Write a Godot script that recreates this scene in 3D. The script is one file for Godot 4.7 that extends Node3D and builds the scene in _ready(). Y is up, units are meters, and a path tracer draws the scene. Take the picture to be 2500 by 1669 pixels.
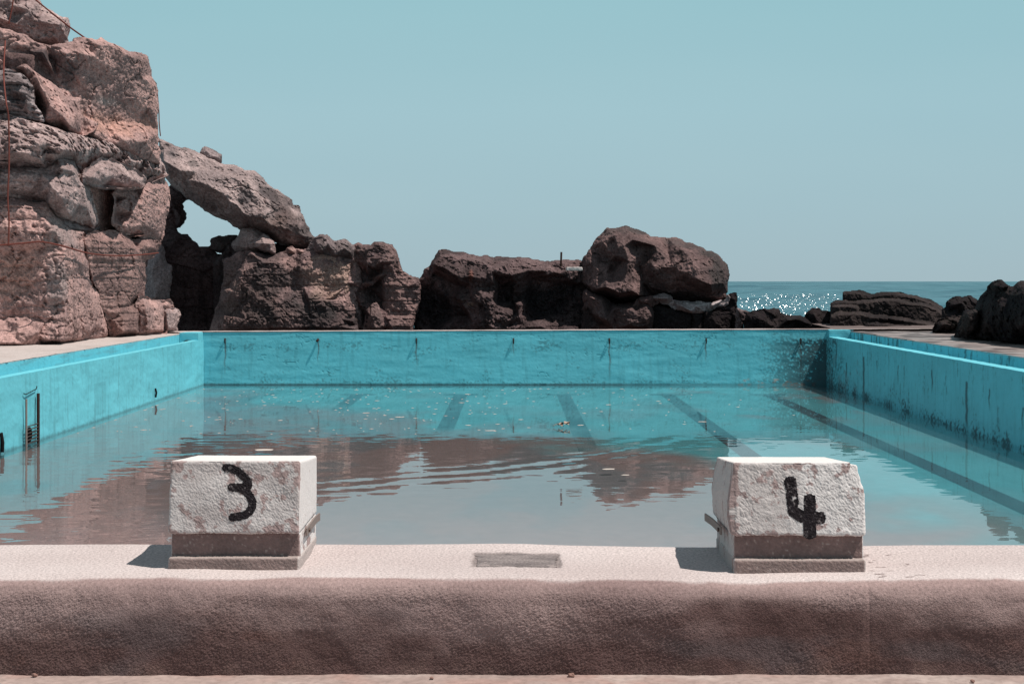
extends Node3D
# Old sea-water swimming pool between quarried rocks. y is up, metres, the water stands at y = 0.

const EYE := 2.32
var used := {}
var shade := Color.WHITE          # colour handed back by the surface callables
var mats := {}
var n_lump := FastNoiseLite.new()
var n_rough := FastNoiseLite.new()
var n_fine := FastNoiseLite.new()
var n_pit := FastNoiseLite.new()
var n_jag := FastNoiseLite.new()
var n_col := FastNoiseLite.new()
var n_one := FastNoiseLite.new()
var n_ridge := FastNoiseLite.new()
var n_crack := FastNoiseLite.new()


func _ready() -> void:
	# ---- camera, sky, sun, exposure
	var cam := Camera3D.new()
	cam.name = "camera"
	cam.position = Vector3(0, EYE, 0)
	cam.keep_aspect = Camera3D.KEEP_HEIGHT
	cam.set_frustum(0.1 * 1669.0 / 3315.0, Vector2(0, -0.1 * 150.0 / 3315.0), 0.1, 40000.0)
	add_child(cam)
	cam.current = true
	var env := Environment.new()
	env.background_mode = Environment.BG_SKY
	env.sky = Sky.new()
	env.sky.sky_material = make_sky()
	env.tonemap_mode = Environment.TONE_MAPPER_LINEAR
	env.tonemap_exposure = 1.0
	env.sdfgi_enabled = true
	env.ssao_enabled = true
	env.ssil_enabled = true
	var we := WorldEnvironment.new()
	we.name = "world_environment"
	we.environment = env
	add_child(we)
	var sun := DirectionalLight3D.new()
	sun.name = "sun"
	sun.light_energy = 1.6
	sun.light_color = Color(1.0, 0.965, 0.93)
	sun.light_angular_distance = 0.5
	sun.shadow_enabled = true
	sun.look_at_from_position(Vector3(0.47, 1.0, 0.15), Vector3.ZERO, Vector3(0, 0, 1))
	add_child(sun)
	# ---- noises and materials
	setup(n_lump, 11, 0.55, 3)
	setup(n_rough, 23, 1.5, 5)
	setup(n_fine, 37, 9.0, 3)
	setup(n_pit, 41, 3.2, 2)
	n_pit.noise_type = FastNoiseLite.TYPE_CELLULAR
	n_pit.cellular_return_type = FastNoiseLite.RETURN_DISTANCE
	setup(n_jag, 53, 1.6, 4)
	setup(n_col, 67, 0.9, 5)
	setup(n_one, 79, 1.0, 1)
	setup(n_ridge, 83, 1.1, 2)
	setup(n_crack, 97, 0.75, 3)
	make_materials()
	# ---- setting
	build_ground()
	build_pool()
	build_sea()
	build_rocks()
	# ---- things
	build_parapet()
	build_blocks()
	build_small()


func setup(n: FastNoiseLite, s: int, f: float, oct: int) -> void:
	n.seed = s
	n.noise_type = FastNoiseLite.TYPE_SIMPLEX_SMOOTH
	n.frequency = f
	n.fractal_octaves = oct
	n.fractal_type = FastNoiseLite.FRACTAL_FBM if oct > 1 else FastNoiseLite.FRACTAL_NONE


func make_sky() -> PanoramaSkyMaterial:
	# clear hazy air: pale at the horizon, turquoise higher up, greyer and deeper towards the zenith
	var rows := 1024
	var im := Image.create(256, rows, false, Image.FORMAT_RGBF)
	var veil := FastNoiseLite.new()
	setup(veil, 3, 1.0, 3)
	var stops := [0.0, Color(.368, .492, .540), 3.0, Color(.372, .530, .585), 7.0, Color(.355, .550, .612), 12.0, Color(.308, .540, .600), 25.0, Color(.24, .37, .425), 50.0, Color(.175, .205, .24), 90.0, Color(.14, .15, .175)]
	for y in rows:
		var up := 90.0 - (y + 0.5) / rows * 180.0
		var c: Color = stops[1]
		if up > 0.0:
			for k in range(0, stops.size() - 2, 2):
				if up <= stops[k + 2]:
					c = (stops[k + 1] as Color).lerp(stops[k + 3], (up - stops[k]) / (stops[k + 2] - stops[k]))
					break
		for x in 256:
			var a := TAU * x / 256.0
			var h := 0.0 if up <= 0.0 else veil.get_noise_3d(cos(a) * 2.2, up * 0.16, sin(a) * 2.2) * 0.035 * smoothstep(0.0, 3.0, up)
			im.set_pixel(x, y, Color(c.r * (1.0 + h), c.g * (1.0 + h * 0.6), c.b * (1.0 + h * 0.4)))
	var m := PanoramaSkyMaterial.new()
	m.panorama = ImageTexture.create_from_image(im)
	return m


func noise_picture(f: float, oct: int, s: int, kind := FastNoiseLite.TYPE_SIMPLEX_SMOOTH) -> NoiseTexture2D:
	var n := FastNoiseLite.new()
	setup(n, s, f, oct)
	n.noise_type = kind
	var t := NoiseTexture2D.new()
	t.width = 512
	t.height = 512
	t.seamless = true
	t.noise = n
	return t


var speckles := {}


# mineral grains: fine light and dark specks of the stone itself
func speckle(depth: float) -> NoiseTexture2D:
	if not speckles.has(depth):
		var t := noise_picture(0.055, 4, 15)
		t.normalize = true
		var ramp := Gradient.new()
		ramp.offsets = PackedFloat32Array([0.22, 0.42, 0.58, 0.8])
		var g := func(v: float) -> Color: return Color(v, v, v).linear_to_srgb()
		ramp.colors = PackedColorArray([g.call(1.0 - depth), g.call(1.0 - depth * 0.5), g.call(1.0 - depth * 0.35), Color.WHITE])
		t.color_ramp = ramp
		speckles[depth] = t
	return speckles[depth]


func stone(relief: float, pic: NoiseTexture2D, size: float, rough := 0.95, spec := 0.25, speck := 0.0) -> StandardMaterial3D:
	var m := StandardMaterial3D.new()
	m.vertex_color_use_as_albedo = true
	m.roughness = rough
	m.metallic_specular = spec
	if relief > 0.0:
		m.heightmap_enabled = true
		m.heightmap_texture = pic
		m.heightmap_scale = relief
		m.uv1_triplanar = true
		m.uv1_world_triplanar = true
		m.uv1_scale = Vector3.ONE / size
	if speck > 0.0:
		m.albedo_texture = speckle(speck)
		m.albedo_color = Color.WHITE
	return m


func make_materials() -> void:
	var grain := noise_picture(0.02, 4, 5)
	mats.rock = stone(3.6, grain, 1.25, 0.95, 0.25, 0.62)
	mats.dark_rock = stone(2.2, grain, 1.3, 0.85, 0.3)
	mats.plaster = stone(0.2, grain, 0.9, 0.7, 0.4)
	mats.stucco = stone(0.20, noise_picture(0.11, 3, 9), 0.41, 0.95, 0.2, 0.36)
	mats.ground = stone(0.5, grain, 1.1, 0.9, 0.3, 0.25)
	mats.wet = stone(0.2, grain, 1.1, 0.55, 0.5)
	mats.floor = stone(0.0, null, 1.0, 0.9, 0.2)
	mats.paint = stone(0.12, noise_picture(0.11, 3, 9), 0.37, 0.8, 0.25, 0.16)
	var w := StandardMaterial3D.new()
	w.transparency = BaseMaterial3D.TRANSPARENCY_ALPHA
	w.albedo_color = Color(0.75, 0.9, 0.92, 0.03)
	w.roughness = 0.0
	w.metallic_specular = 0.5
	mats.water = w
	var sea := stone(0.0, null, 1.0, 0.38, 0.3)
	mats.sea = sea
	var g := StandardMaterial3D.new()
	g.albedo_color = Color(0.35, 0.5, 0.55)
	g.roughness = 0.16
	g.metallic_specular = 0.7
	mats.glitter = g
	mats.steel = plain(Color(0.36, 0.30, 0.28), 0.5, 0.7)
	mats.grey_metal = plain(Color(0.52, 0.47, 0.45), 0.6, 0.3)
	mats.rust = plain(Color(0.21, 0.13, 0.11), 0.9)
	mats.black = plain(Color(0.05, 0.045, 0.05), 0.9)
	mats.cable = plain(Color(0.42, 0.22, 0.19), 0.8)
	mats.foam = plain(Color(0.74, 0.70, 0.67), 0.8)


func plain(c: Color, rough: float, metal := 0.0) -> StandardMaterial3D:
	var m := StandardMaterial3D.new()
	m.albedo_color = c
	m.roughness = rough
	m.metallic = metal
	m.metallic_specular = 0.35
	return m


# ------------------------------------------------------------------ naming
func numbered(called: String) -> String:
	var k: int = used.get(called, -1) + 1
	used[called] = k
	return called if k == 0 else "%s_%03d" % [called, k]


func tag(n: Node3D, label := "", category := "", group := "", kind := "") -> Node3D:
	if label: n.set_meta("label", label)
	if category: n.set_meta("category", category)
	if group: n.set_meta("group", group)
	if kind: n.set_meta("kind", kind)
	return n


func thing(called: String, label: String, category: String, at := Vector3.ZERO, group := "") -> Node3D:
	var n := Node3D.new()
	n.name = numbered(called)
	n.position = at
	add_child(n)
	return tag(n, label, category, group)


func put(parent: Node, called: String, mesh: Mesh, m: Material) -> MeshInstance3D:
	var o := MeshInstance3D.new()
	if parent == self:
		o.name = numbered(called)
	else:
		var k := 0
		for c in parent.get_children():
			if str(c.name) == called or str(c.name).begins_with(called + "_0"):
				k += 1
		o.name = called if k == 0 else "%s_%03d" % [called, k]
	o.mesh = mesh
	o.material_override = null
	if mesh.get_surface_count() > 0:
		mesh.surface_set_material(0, m)
	o.cast_shadow = GeometryInstance3D.SHADOW_CASTING_SETTING_ON
	parent.add_child(o, true)
	return o


# ------------------------------------------------------------------ meshes
func from_arrays(v: PackedVector3Array, c: PackedColorArray, idx: PackedInt32Array) -> ArrayMesh:
	var a := []
	a.resize(Mesh.ARRAY_MAX)
	a[Mesh.ARRAY_VERTEX] = v
	if c.size(): a[Mesh.ARRAY_COLOR] = c
	a[Mesh.ARRAY_INDEX] = idx
	var n := PackedVector3Array()
	n.resize(v.size())
	for k in range(0, idx.size(), 3):
		var p := idx[k]
		var q := idx[k + 1]
		var r := idx[k + 2]
		var f := (v[r] - v[p]).cross(v[q] - v[p])
		n[p] += f
		n[q] += f
		n[r] += f
	for k in n.size():
		n[k] = n[k].normalized() if n[k].length_squared() > 1e-20 else Vector3.UP
	a[Mesh.ARRAY_NORMAL] = n
	var m := ArrayMesh.new()
	m.add_surface_from_arrays(Mesh.PRIMITIVE_TRIANGLES, a)
	return m


# a sheet of nu x nv cells; fn(s, t) with s, t in 0..1 gives the point and leaves its colour in shade
func sheet(parent: Node, called: String, nu: int, nv: int, fn: Callable, m: Material, flip := false) -> MeshInstance3D:
	var v := PackedVector3Array()
	var c := PackedColorArray()
	v.resize((nu + 1) * (nv + 1))
	c.resize(v.size())
	var k := 0
	for j in nv + 1:
		for i in nu + 1:
			v[k] = fn.call(float(i) / nu, float(j) / nv)
			c[k] = shade
			k += 1
	var idx := PackedInt32Array()
	for j in nv:
		for i in nu:
			var a := j * (nu + 1) + i
			var b := a + nu + 1
			if flip: idx.append_array([a, a + 1, b, a + 1, b + 1, b])
			else: idx.append_array([a, b, a + 1, a + 1, b, b + 1])
	return put(parent, called, from_arrays(v, c, idx), m)


# a box with rounded edges, cut into cells; warp(p, n) moves its points and leaves their colour in shade
func rough_box(parent: Node, called: String, at: Vector3, size: Vector3, r: float, cell: float, warp: Callable, m: Material) -> MeshInstance3D:
	var h := size * 0.5
	var v := PackedVector3Array()
	var c := PackedColorArray()
	var idx := PackedInt32Array()
	for f in 6:
		var ax := f / 2
		var s := 1.0 if f % 2 == 0 else -1.0
		var ux := (ax + 1) % 3
		var vx := (ax + 2) % 3
		var nu := maxi(1, int(ceil(size[ux] / cell)))
		var nv := maxi(1, int(ceil(size[vx] / cell)))
		var first := v.size()
		for j in nv + 1:
			for i in nu + 1:
				var p := Vector3.ZERO
				p[ax] = s * h[ax]
				p[ux] = (2.0 * i / nu - 1.0) * h[ux]
				p[vx] = (2.0 * j / nv - 1.0) * h[vx]
				var q := Vector3(clampf(p.x, r - h.x, h.x - r), clampf(p.y, r - h.y, h.y - r), clampf(p.z, r - h.z, h.z - r))
				var n := (p - q).normalized()
				p = q + n * r
				shade = Color.WHITE
				v.append(warp.call(at + p, n))
				c.append(shade)
		for j in nv:
			for i in nu:
				var a := first + j * (nu + 1) + i
				var b := a + nu + 1
				if s > 0: idx.append_array([a, b, a + 1, a + 1, b, b + 1])
				else: idx.append_array([a, a + 1, b, a + 1, b + 1, b])
	return put(parent, called, from_arrays(v, c, idx), m)


func tube(parent: Node, called: String, path: Array, r: float, sides: int, m: Material) -> MeshInstance3D:
	var v := PackedVector3Array()
	var idx := PackedInt32Array()
	for k in path.size():
		var p: Vector3 = path[k]
		var t: Vector3 = ((path[mini(k + 1, path.size() - 1)] as Vector3) - (path[maxi(k - 1, 0)] as Vector3)).normalized()
		var a := t.cross(Vector3.UP if absf(t.y) < 0.9 else Vector3.RIGHT).normalized()
		var b := t.cross(a)
		for s in sides:
			var w := TAU * s / sides
			v.append(p + (a * cos(w) + b * sin(w)) * r)
	for k in path.size() - 1:
		for s in sides:
			var a := k * sides + s
			var b := k * sides + (s + 1) % sides
			idx.append_array([a, a + sides, b, b, a + sides, b + sides])
	for e in 2:
		var first := 0 if e == 0 else (path.size() - 1) * sides
		var mid := v.size()
		v.append(path[0] if e == 0 else path[path.size() - 1])
		for s in sides:
			var a := first + s
			var b := first + (s + 1) % sides
			if e == 0: idx.append_array([mid, a, b])
			else: idx.append_array([mid, b, a])
	return put(parent, called, from_arrays(v, PackedColorArray(), idx), m)


func smooth_path(pts: Array, each: int) -> Array:
	var out := []
	for k in pts.size() - 1:
		for s in each:
			out.append((pts[k] as Vector3).cubic_interpolate(pts[k + 1], pts[maxi(k - 1, 0)], pts[mini(k + 2, pts.size() - 1)], float(s) / each))
	out.append(pts[pts.size() - 1])
	return out


# ------------------------------------------------------------------ rocks
# A boulder in axes of its own (u right, v up, w towards its front): rim = its outline, inner = corners of its facets, both as u, v, w triples.
# The facets are joined, rounded towards the rim, broken up by noise and closed at the back.
func rock(parent: Node, called: String, at: Vector3, yaw: float, rim: Array, inner: Array, o: Dictionary) -> MeshInstance3D:
	var cell: float = o.get("cell", 0.0175)
	var jag: float = o.get("jag", 0.06)
	var seed_at := Vector3(at.x * 3.1, at.y * 1.7 + 20.0, at.z * 2.3)
	var nr := rim.size() / 3
	var pts := PackedVector2Array()
	var pw := PackedFloat32Array()
	for list in [rim, inner]:
		for k in range(0, list.size(), 3):
			pts.append(Vector2(list[k], list[k + 1]))
			pw.append(list[k + 2])
	var poly := PackedVector2Array()
	for k in nr:
		var a := pts[k]
		var b := pts[(k + 1) % nr]
		var parts := maxi(1, int(a.distance_to(b) / 0.05))
		for s in parts:
			var p := a.lerp(b, float(s) / parts)
			p += Vector2(n_jag.get_noise_3d(p.x * 2.0 + seed_at.x, p.y * 2.0, 3.0), n_jag.get_noise_3d(p.x * 2.0, p.y * 2.0 + seed_at.y, 9.0)) * jag
			poly.append(p)
	if o.has("grow"): poly = Geometry2D.offset_polygon(poly, o.grow, Geometry2D.JOIN_ROUND)[0]
	var lo := poly[0]
	var hi := poly[0]
	for p in poly:
		lo = lo.min(p)
		hi = hi.max(p)
	lo -= Vector2.ONE * cell * 2.0
	var nx := int((hi.x - lo.x) / cell) + 4
	var ny := int((hi.y - lo.y) / cell) + 4
	var total := nx * ny
	var inside := PackedByteArray()
	inside.resize(total)
	# inside by crossing each row
	for j in ny:
		var y := lo.y + j * cell
		var xs := PackedFloat32Array()
		var np := poly.size()
		for k in np:
			var a := poly[k]
			var b := poly[k + 1 if k + 1 < np else 0]
			if (a.y > y) != (b.y > y):
				xs.append(a.x + (y - a.y) / (b.y - a.y) * (b.x - a.x))
		xs.sort()
		for k in range(0, xs.size() - 1, 2):
			for i in range(maxi(0, int(ceil((xs[k] - lo.x) / cell))), mini(nx - 1, int(floor((xs[k + 1] - lo.x) / cell))) + 1):
				inside[j * nx + i] = 1
	# facets
	var w := PackedFloat32Array()
	w.resize(total)
	w.fill(-1e9)
	var tri := Geometry2D.triangulate_delaunay(pts)
	for k in range(0, tri.size(), 3):
		var a := pts[tri[k]]
		var b := pts[tri[k + 1]]
		var c := pts[tri[k + 2]]
		var det := (b.y - c.y) * (a.x - c.x) + (c.x - b.x) * (a.y - c.y)
		if absf(det) < 1e-9:
			continue
		var wa := pw[tri[k]]
		var wb := pw[tri[k + 1]]
		var wc := pw[tri[k + 2]]
		for j in range(maxi(0, int((minf(a.y, minf(b.y, c.y)) - lo.y) / cell)), mini(ny - 1, int((maxf(a.y, maxf(b.y, c.y)) - lo.y) / cell) + 1) + 1):
			var y := lo.y + j * cell
			for i in range(maxi(0, int((minf(a.x, minf(b.x, c.x)) - lo.x) / cell)), mini(nx - 1, int((maxf(a.x, maxf(b.x, c.x)) - lo.x) / cell) + 1) + 1):
				var x := lo.x + i * cell
				var l1 := ((b.y - c.y) * (x - c.x) + (c.x - b.x) * (y - c.y)) / det
				var l2 := ((c.y - a.y) * (x - c.x) + (a.x - c.x) * (y - c.y)) / det
				if l1 >= -1e-4 and l2 >= -1e-4 and l1 + l2 <= 1.0002:
					w[j * nx + i] = wa * l1 + wb * l2 + wc * (1.0 - l1 - l2)
	# vertices outside that touch the inside are pulled onto the outline
	var use := PackedByteArray()
	use.resize(total)
	for j in range(1, ny - 1):
		for i in range(1, nx - 1):
			var k := j * nx + i
			if inside[k]: use[k] = 1
			elif inside[k - 1] or inside[k + 1] or inside[k - nx] or inside[k + nx] or inside[k - nx - 1] or inside[k - nx + 1] or inside[k + nx - 1] or inside[k + nx + 1]: use[k] = 2
	for go in 12:
		var left := 0
		for j in range(1, ny - 1):
			for i in range(1, nx - 1):
				var k := j * nx + i
				if use[k] and w[k] < -1e8:
					var sum := 0.0
					var n := 0
					for d in [-1, 1, -nx, nx]:
						if w[k + d] > -1e8:
							sum += w[k + d]
							n += 1
					if n: w[k] = sum / n
					else: left += 1
		if left == 0:
			break
	for k in total:
		if use[k] and w[k] < -1e8: w[k] = 0.0
	for go in int(o.get("smooth", 0)) + 1:
		var old := w.duplicate()
		for j in range(1, ny - 1):
			for i in range(1, nx - 1):
				var k := j * nx + i
				if use[k] and use[k - 1] and use[k + 1] and use[k - nx] and use[k + nx]:
					w[k] = (old[k] * 2.0 + old[k - 1] + old[k + 1] + old[k - nx] + old[k + nx]) / 6.0
	# distance to the outline
	var dist := PackedFloat32Array()
	dist.resize(total)
	for k in total:
		dist[k] = 1e6 if inside[k] else 0.0
	for j in range(1, ny - 1):
		for i in range(1, nx - 1):
			var k := j * nx + i
			if inside[k]: dist[k] = minf(minf(dist[k - 1] + 1.0, dist[k - nx] + 1.0), minf(dist[k - nx - 1] + 1.414, dist[k - nx + 1] + 1.414))
	for j in range(ny - 2, 0, -1):
		for i in range(nx - 2, 0, -1):
			var k := j * nx + i
			if inside[k]: dist[k] = minf(dist[k], minf(minf(dist[k + 1] + 1.0, dist[k + nx] + 1.0), minf(dist[k + nx + 1] + 1.414, dist[k + nx - 1] + 1.414)))
	# points
	var round_: float = o.get("round", 0.2)
	var thick: float = o.get("thick", 1.5)
	var a_lump: float = o.get("lump", 0.1)
	var a_rough: float = o.get("rough", 0.1)
	var a_pit: float = o.get("pit", 0.05)
	var a_str: float = o.get("strata", 0.0)
	var f_str: float = o.get("sfreq", 3.0)
	var f_rough: float = o.get("rfreq", 1.6) / 1.5
	var c1: Color = o.c1
	var c2: Color = o.c2
	var blobs: Array = o.get("blobs", [])
	var v := PackedVector3Array()
	var col := PackedColorArray()
	var back := PackedVector3Array()
	var id := PackedInt32Array()
	id.resize(total)
	id.fill(-1)
	for j in ny:
		for i in nx:
			var k := j * nx + i
			if use[k] == 0:
				continue
			var p := Vector2(lo.x + i * cell, lo.y + j * cell)
			if use[k] == 2:
				var q := Vector2.ZERO
				var n := 0
				for dj in [-1, 0, 1]:
					for di in [-1, 0, 1]:
						if inside[k + dj * nx + di]:
							q += Vector2(di, dj)
							n += 1
				q = p + q / n * cell
				p = p.lerp(q, 0.5) if n < 3 else p.lerp(q, 0.35)
			var t := clampf((dist[k] - 0.5) * cell / round_, 0.0, 1.0) if inside[k] else 0.0
			var prof := sqrt(1.0 - (1.0 - t) * (1.0 - t))
			var base := w[k] - round_ * (1.0 - prof) * 0.8
			var s := Vector3(p.x, p.y, base) + seed_at
			var d := n_lump.get_noise_3dv(s) * a_lump * 1.0 + n_rough.get_noise_3dv(s * f_rough) * a_rough * 1.5
			var fine := n_fine.get_noise_3dv(s)
			var ridge := n_ridge.get_noise_3dv(s)
			d += (0.22 - absf(ridge)) * a_lump * 1.3
			var crack := absf(n_crack.get_noise_3d(s.x * 0.7, s.y * 1.25, s.z * 0.7))
			d -= 0.055 * (1.0 - smoothstep(0.006, 0.022, crack)) * minf(1.0, thick * 0.5)
			d += fine * (0.016 + a_rough * 0.2)
			if a_pit > 0.0:
				var pit := n_pit.get_noise_3dv(s * 1.7 + Vector3.ONE * fine * 0.15)
				d -= a_pit * smoothstep(-0.55, -0.92, pit) * 1.3 - a_pit * 0.2
			if a_str > 0.0:
				var y := s.y * f_str + n_rough.get_noise_3dv(s * 0.5) * 0.5
				var st := fposmod(y, 1.0)
				d += a_str * (n_one.get_noise_2d(floor(y) * 7.3, 2.0) * 1.4 + (0.5 - absf(st - 0.35)) * 0.8 - smoothstep(0.86, 0.97, st) * 0.7)
			d *= prof
			v.append(Vector3(p.x, p.y, base + d))
			back.append(Vector3(p.x, p.y, base - (thick - round_ * 0.8) * prof + n_lump.get_noise_3dv(s + Vector3(9, 9, 9)) * 0.15 * prof))
			var m := clampf(0.5 + n_col.get_noise_3dv(s) * 1.5, 0.0, 1.0)
			var c := c1.lerp(c2, m)
			var streak := n_col.get_noise_3d(s.x * 2.2, s.y * 0.35, s.z * 2.2 + 40.0)
			c = c.lerp(c2 * 0.55, smoothstep(0.18, 0.5, streak) * 0.6)
			for b in blobs:
				var e := Vector2((p.x - b[0]) / b[2], (p.y - b[1]) / b[3]).length() + n_rough.get_noise_3dv(s * 0.9 + Vector3(5, 0, 0)) * 0.75
				if e < 1.25: c = c.lerp(Color(b[4], b[5], b[6]), (1.0 - smoothstep(0.45, 1.25, e)) * b[7])
			c *= 1.30 * (1.0 + fine * 0.45)
			c.a = 1.0
			col.append(c)
			id[k] = v.size() - 1
	var front_n := v.size()
	var idx := PackedInt32Array()
	for j in ny - 1:
		for i in nx - 1:
			var k := j * nx + i
			if use[k] and use[k + 1] and use[k + nx] and use[k + nx + 1] and (inside[k] or inside[k + 1] or inside[k + nx] or inside[k + nx + 1]):
				var a := id[k]
				var b := id[k + 1]
				var c := id[k + nx]
				var d := id[k + nx + 1]
				idx.append_array([a, c, b, b, c, d, front_n + a, front_n + b, front_n + c, front_n + b, front_n + d, front_n + c])
	v.append_array(back)
	col.append_array(col.duplicate())
	var mesh := put(parent, called, from_arrays(v, col, idx), mats.rock)
	mesh.transform = Transform3D(Basis(Vector3.UP, yaw), at - (parent as Node3D).position)
	return mesh


func build_rocks() -> void:
	var t: Node3D
	t = thing("cliff", "tall pinkish-brown cliff of quarried rock at the left of the pool", "cliff", Vector3(-8.88, 1.15, -27.42))
	rock(t, "summit_block", Vector3(-10.386, 7.965, -27.239), 0.3643, [-1.4, 0.83, 0.04, 0.65, 1.02, -0.01, 0.82, 0.29, -0.02, 0.85, 0.09, -0.02, 0.95, -0.07, -0.02, 1.11, -0.15, -0.02, 1.24, -0.23, -0.02, 1.39, -0.22, -0.2, 1.44, -0.3, -0.26, 1.47, -0.43, -0.28, 1.43, -0.55, -0.24, 1.44, -0.69, -0.25, 1.28, -0.83, -0.07, 0.96, -0.9, -0.02, 0.57, -0.89, -0.01, -1.4, -0.86, 0.04], [0.26, -0.16, 0.21, 0.36, -0.22, 0.58, 0.64, -0.29, 0.52, 0.34, -0.35, 0.15, 0.72, -0.45, 0.36, 0.83, -0.51, 0.62, 1.18, -0.52, 0.56, 0.78, -0.65, 0.36, 1.11, -0.7, 0.3, 0.41, -0.58, 0.52, -0.35, -0.27, 0.33, 0.8, -0.8, 0.3], {"c1": Color(0.42, 0.315, 0.305), "c2": Color(0.27, 0.197, 0.193), "rough": 0.1, "lump": 0.092, "pit": 0.05, "strata": 0.028, "thick": 3.0, "round": 0.126})
	rock(t, "top_block", Vector3(-9.353, 6.083, -26.857), 0.3351, [-2.19, 1.29, 0.14, -0.86, 1.16, 0.37, -0.57, 1.12, 0.35, -0.27, 1.03, 0.33, -0.04, 0.93, 0.21, 0.15, 0.91, -0.01, 0.42, 0.97, -0.07, 0.59, 1.06, -0.19, 0.63, 1.13, -0.24, 0.86, 1.17, -0.41, 1.11, 1.2, -0.71, 1.21, 1.25, -0.83, 1.3, 1.19, -0.84, 1.53, 1.17, -1.04, 1.75, 1.11, -1.33, 2.07, 1.15, -1.73, 2.22, 1.1, -2.01, 2.29, 0.98, -2.18, 2.36, 0.74, -2.36, 2.46, 0.49, -2.48, 2.48, 0.06, -2.5, 2.49, -0.46, -2.51, 2.51, -0.73, -2.53, 2.53, -1.18, -2.55, 2.04, -1.12, -1.88, 1.41, -0.95, -1.08, 0.82, -0.83, -0.36, 0.19, -0.72, -0.01, -0.27, -0.58, 0.01, -2.19, -0.51, 0.14], [0.03, 0.83, 0.16, 0.07, 0.67, 0.53, 0.49, 0.71, 0.3, 0.19, 0.59, -0.12, 0.65, 0.78, 0.15, 1.13, 0.99, -0.19, 1.05, 0.73, -0.19, 0.81, 0.39, -0.21, 1.3, 1.08, -0.44, 1.82, 0.91, -1.03, 2.16, 0.94, -1.69, 1.48, 0.52, -0.83, 2.06, 0.61, -1.58, 2.25, 0.53, -1.86, 0.98, -0.05, -0.56, 1.67, 0.08, -1.32, 2.12, 0.08, -1.84, 2.33, 0.24, -2.04, 1.24, -0.32, -0.97, 1.86, -0.21, -1.74, 2.36, -0.1, -2.13, 0.82, -0.44, -0.47, 0.65, -0.62, -0.01, 1.11, -0.45, -0.8, 1.35, -0.52, -1.14, 1.69, -0.4, -1.63, 2.05, -0.3, -2.04, 1.05, -0.83, -0.25, 1.65, -0.82, -1.01, 2.16, -0.78, -1.69, 2.36, -0.6, -2.08, -0.27, 0.81, 0.39, -0.49, 0.87, 0.45, -0.19, 0.72, 0.22, -0.57, 0.73, 0.3, 0.34, 0.26, -0.02, 0.54, 0.13, -0.17], {"c1": Color(0.46, 0.291, 0.268), "c2": Color(0.3, 0.197, 0.187), "rough": 0.07, "lump": 0.042, "pit": 0.045, "strata": 0.0, "thick": 4.0, "round": 0.079, "smooth": 1, "blobs": [[0.073, 0.653, 0.365, 0.178, 0.05, 0.045, 0.05, 0.75], [0.42, 0.396, 0.324, 0.284, 0.06, 0.05, 0.055, 0.6], [0.111, 0.412, 0.203, 0.243, 0.05, 0.045, 0.05, 0.55], [1.348, -0.037, 0.211, 0.13, 0.5, 0.42, 0.4, 0.45], [2.055, 0.906, 0.243, 0.113, 0.1, 0.08, 0.08, 0.5], [1.245, -0.483, 0.972, 0.243, 0.5, 0.27, 0.21, 0.5]]})
	rock(t, "sloping_shoulder", Vector3(-9.754, 5.964, -26.288), 0.3553, [-1.6, 0.72, 0.09, -0.09, 0.75, 0, 0.06, 0.61, -0, 0.12, 0.65, -0.01, 0.3, 0.6, -0.01, 0.49, 0.43, -0.02, 0.68, 0.28, -0.03, 0.94, 0.09, -0.04, 1.16, 0.01, -0.31, 1.36, 0.03, -0.55, 1.32, -0.17, -0.51, 1.42, -0.35, -0.61, 1.73, -0.46, -0.98, 1.43, -0.72, -0.63, 0.98, -0.79, -0.09, 0.64, -0.71, -0.03, 0.56, -0.45, -0.02, 0.43, -0.1, -0.02, 0.36, 0.22, -0.02, 0.26, 0.37, -0.01, 0, 0.42, 0, -1.6, 0.28, 0.09], [0.07, 0.45, 0.21, 0.29, 0.42, 0.52, 0.51, 0.2, 0.77, 0.58, -0.01, 0.87, 0.81, -0.03, 0.49, 0.73, -0.32, 0.92, 1.05, -0.18, 0.23, 0.95, -0.5, 0.91, 1.23, -0.5, 0.3, 1.1, -0.71, 0.76, 0.65, -0.59, 0.87, -0.15, 0.54, 0.33], {"c1": Color(0.46, 0.291, 0.268), "c2": Color(0.3, 0.197, 0.187), "rough": 0.13, "lump": 0.059, "pit": 0.08, "strata": 0.011, "thick": 2.0, "round": 0.108, "grow": 0.03})
	rock(t, "layered_grey_block", Vector3(-9.949, 5.788, -25.408), 0.3732, [-1.07, 0.41, -0.09, 0.49, 0.47, 0.04, 0.7, 0.41, 0.06, 0.82, 0.28, 0.07, 0.92, 0.16, 0.08, 0.92, -0.03, 0.08, 0.94, -0.15, 0.08, 1.07, -0.28, 0.1, 1.1, -0.42, 0.1, 0.89, -0.38, 0.08, -1.07, -0.27, -0.09], [0.41, 0.37, 0.36, 0.62, 0.28, 0.53, 0.76, 0.11, 0.6, 0.8, -0.07, 0.66, 0.48, 0.12, 0.58, 0.34, -0.13, 0.67, 0.76, -0.21, 0.6, -0.08, 0.11, 0.42, 0.7, -0.22, 0.17, 0.99, -0.36, 0.3], {"c1": Color(0.36, 0.305, 0.31), "c2": Color(0.15, 0.118, 0.12), "rough": 0.07, "lump": 0.034, "pit": 0.03, "strata": 0.077, "sfreq": 10.5, "thick": 1.6, "round": 0.065, "grow": 0.03})
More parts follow.
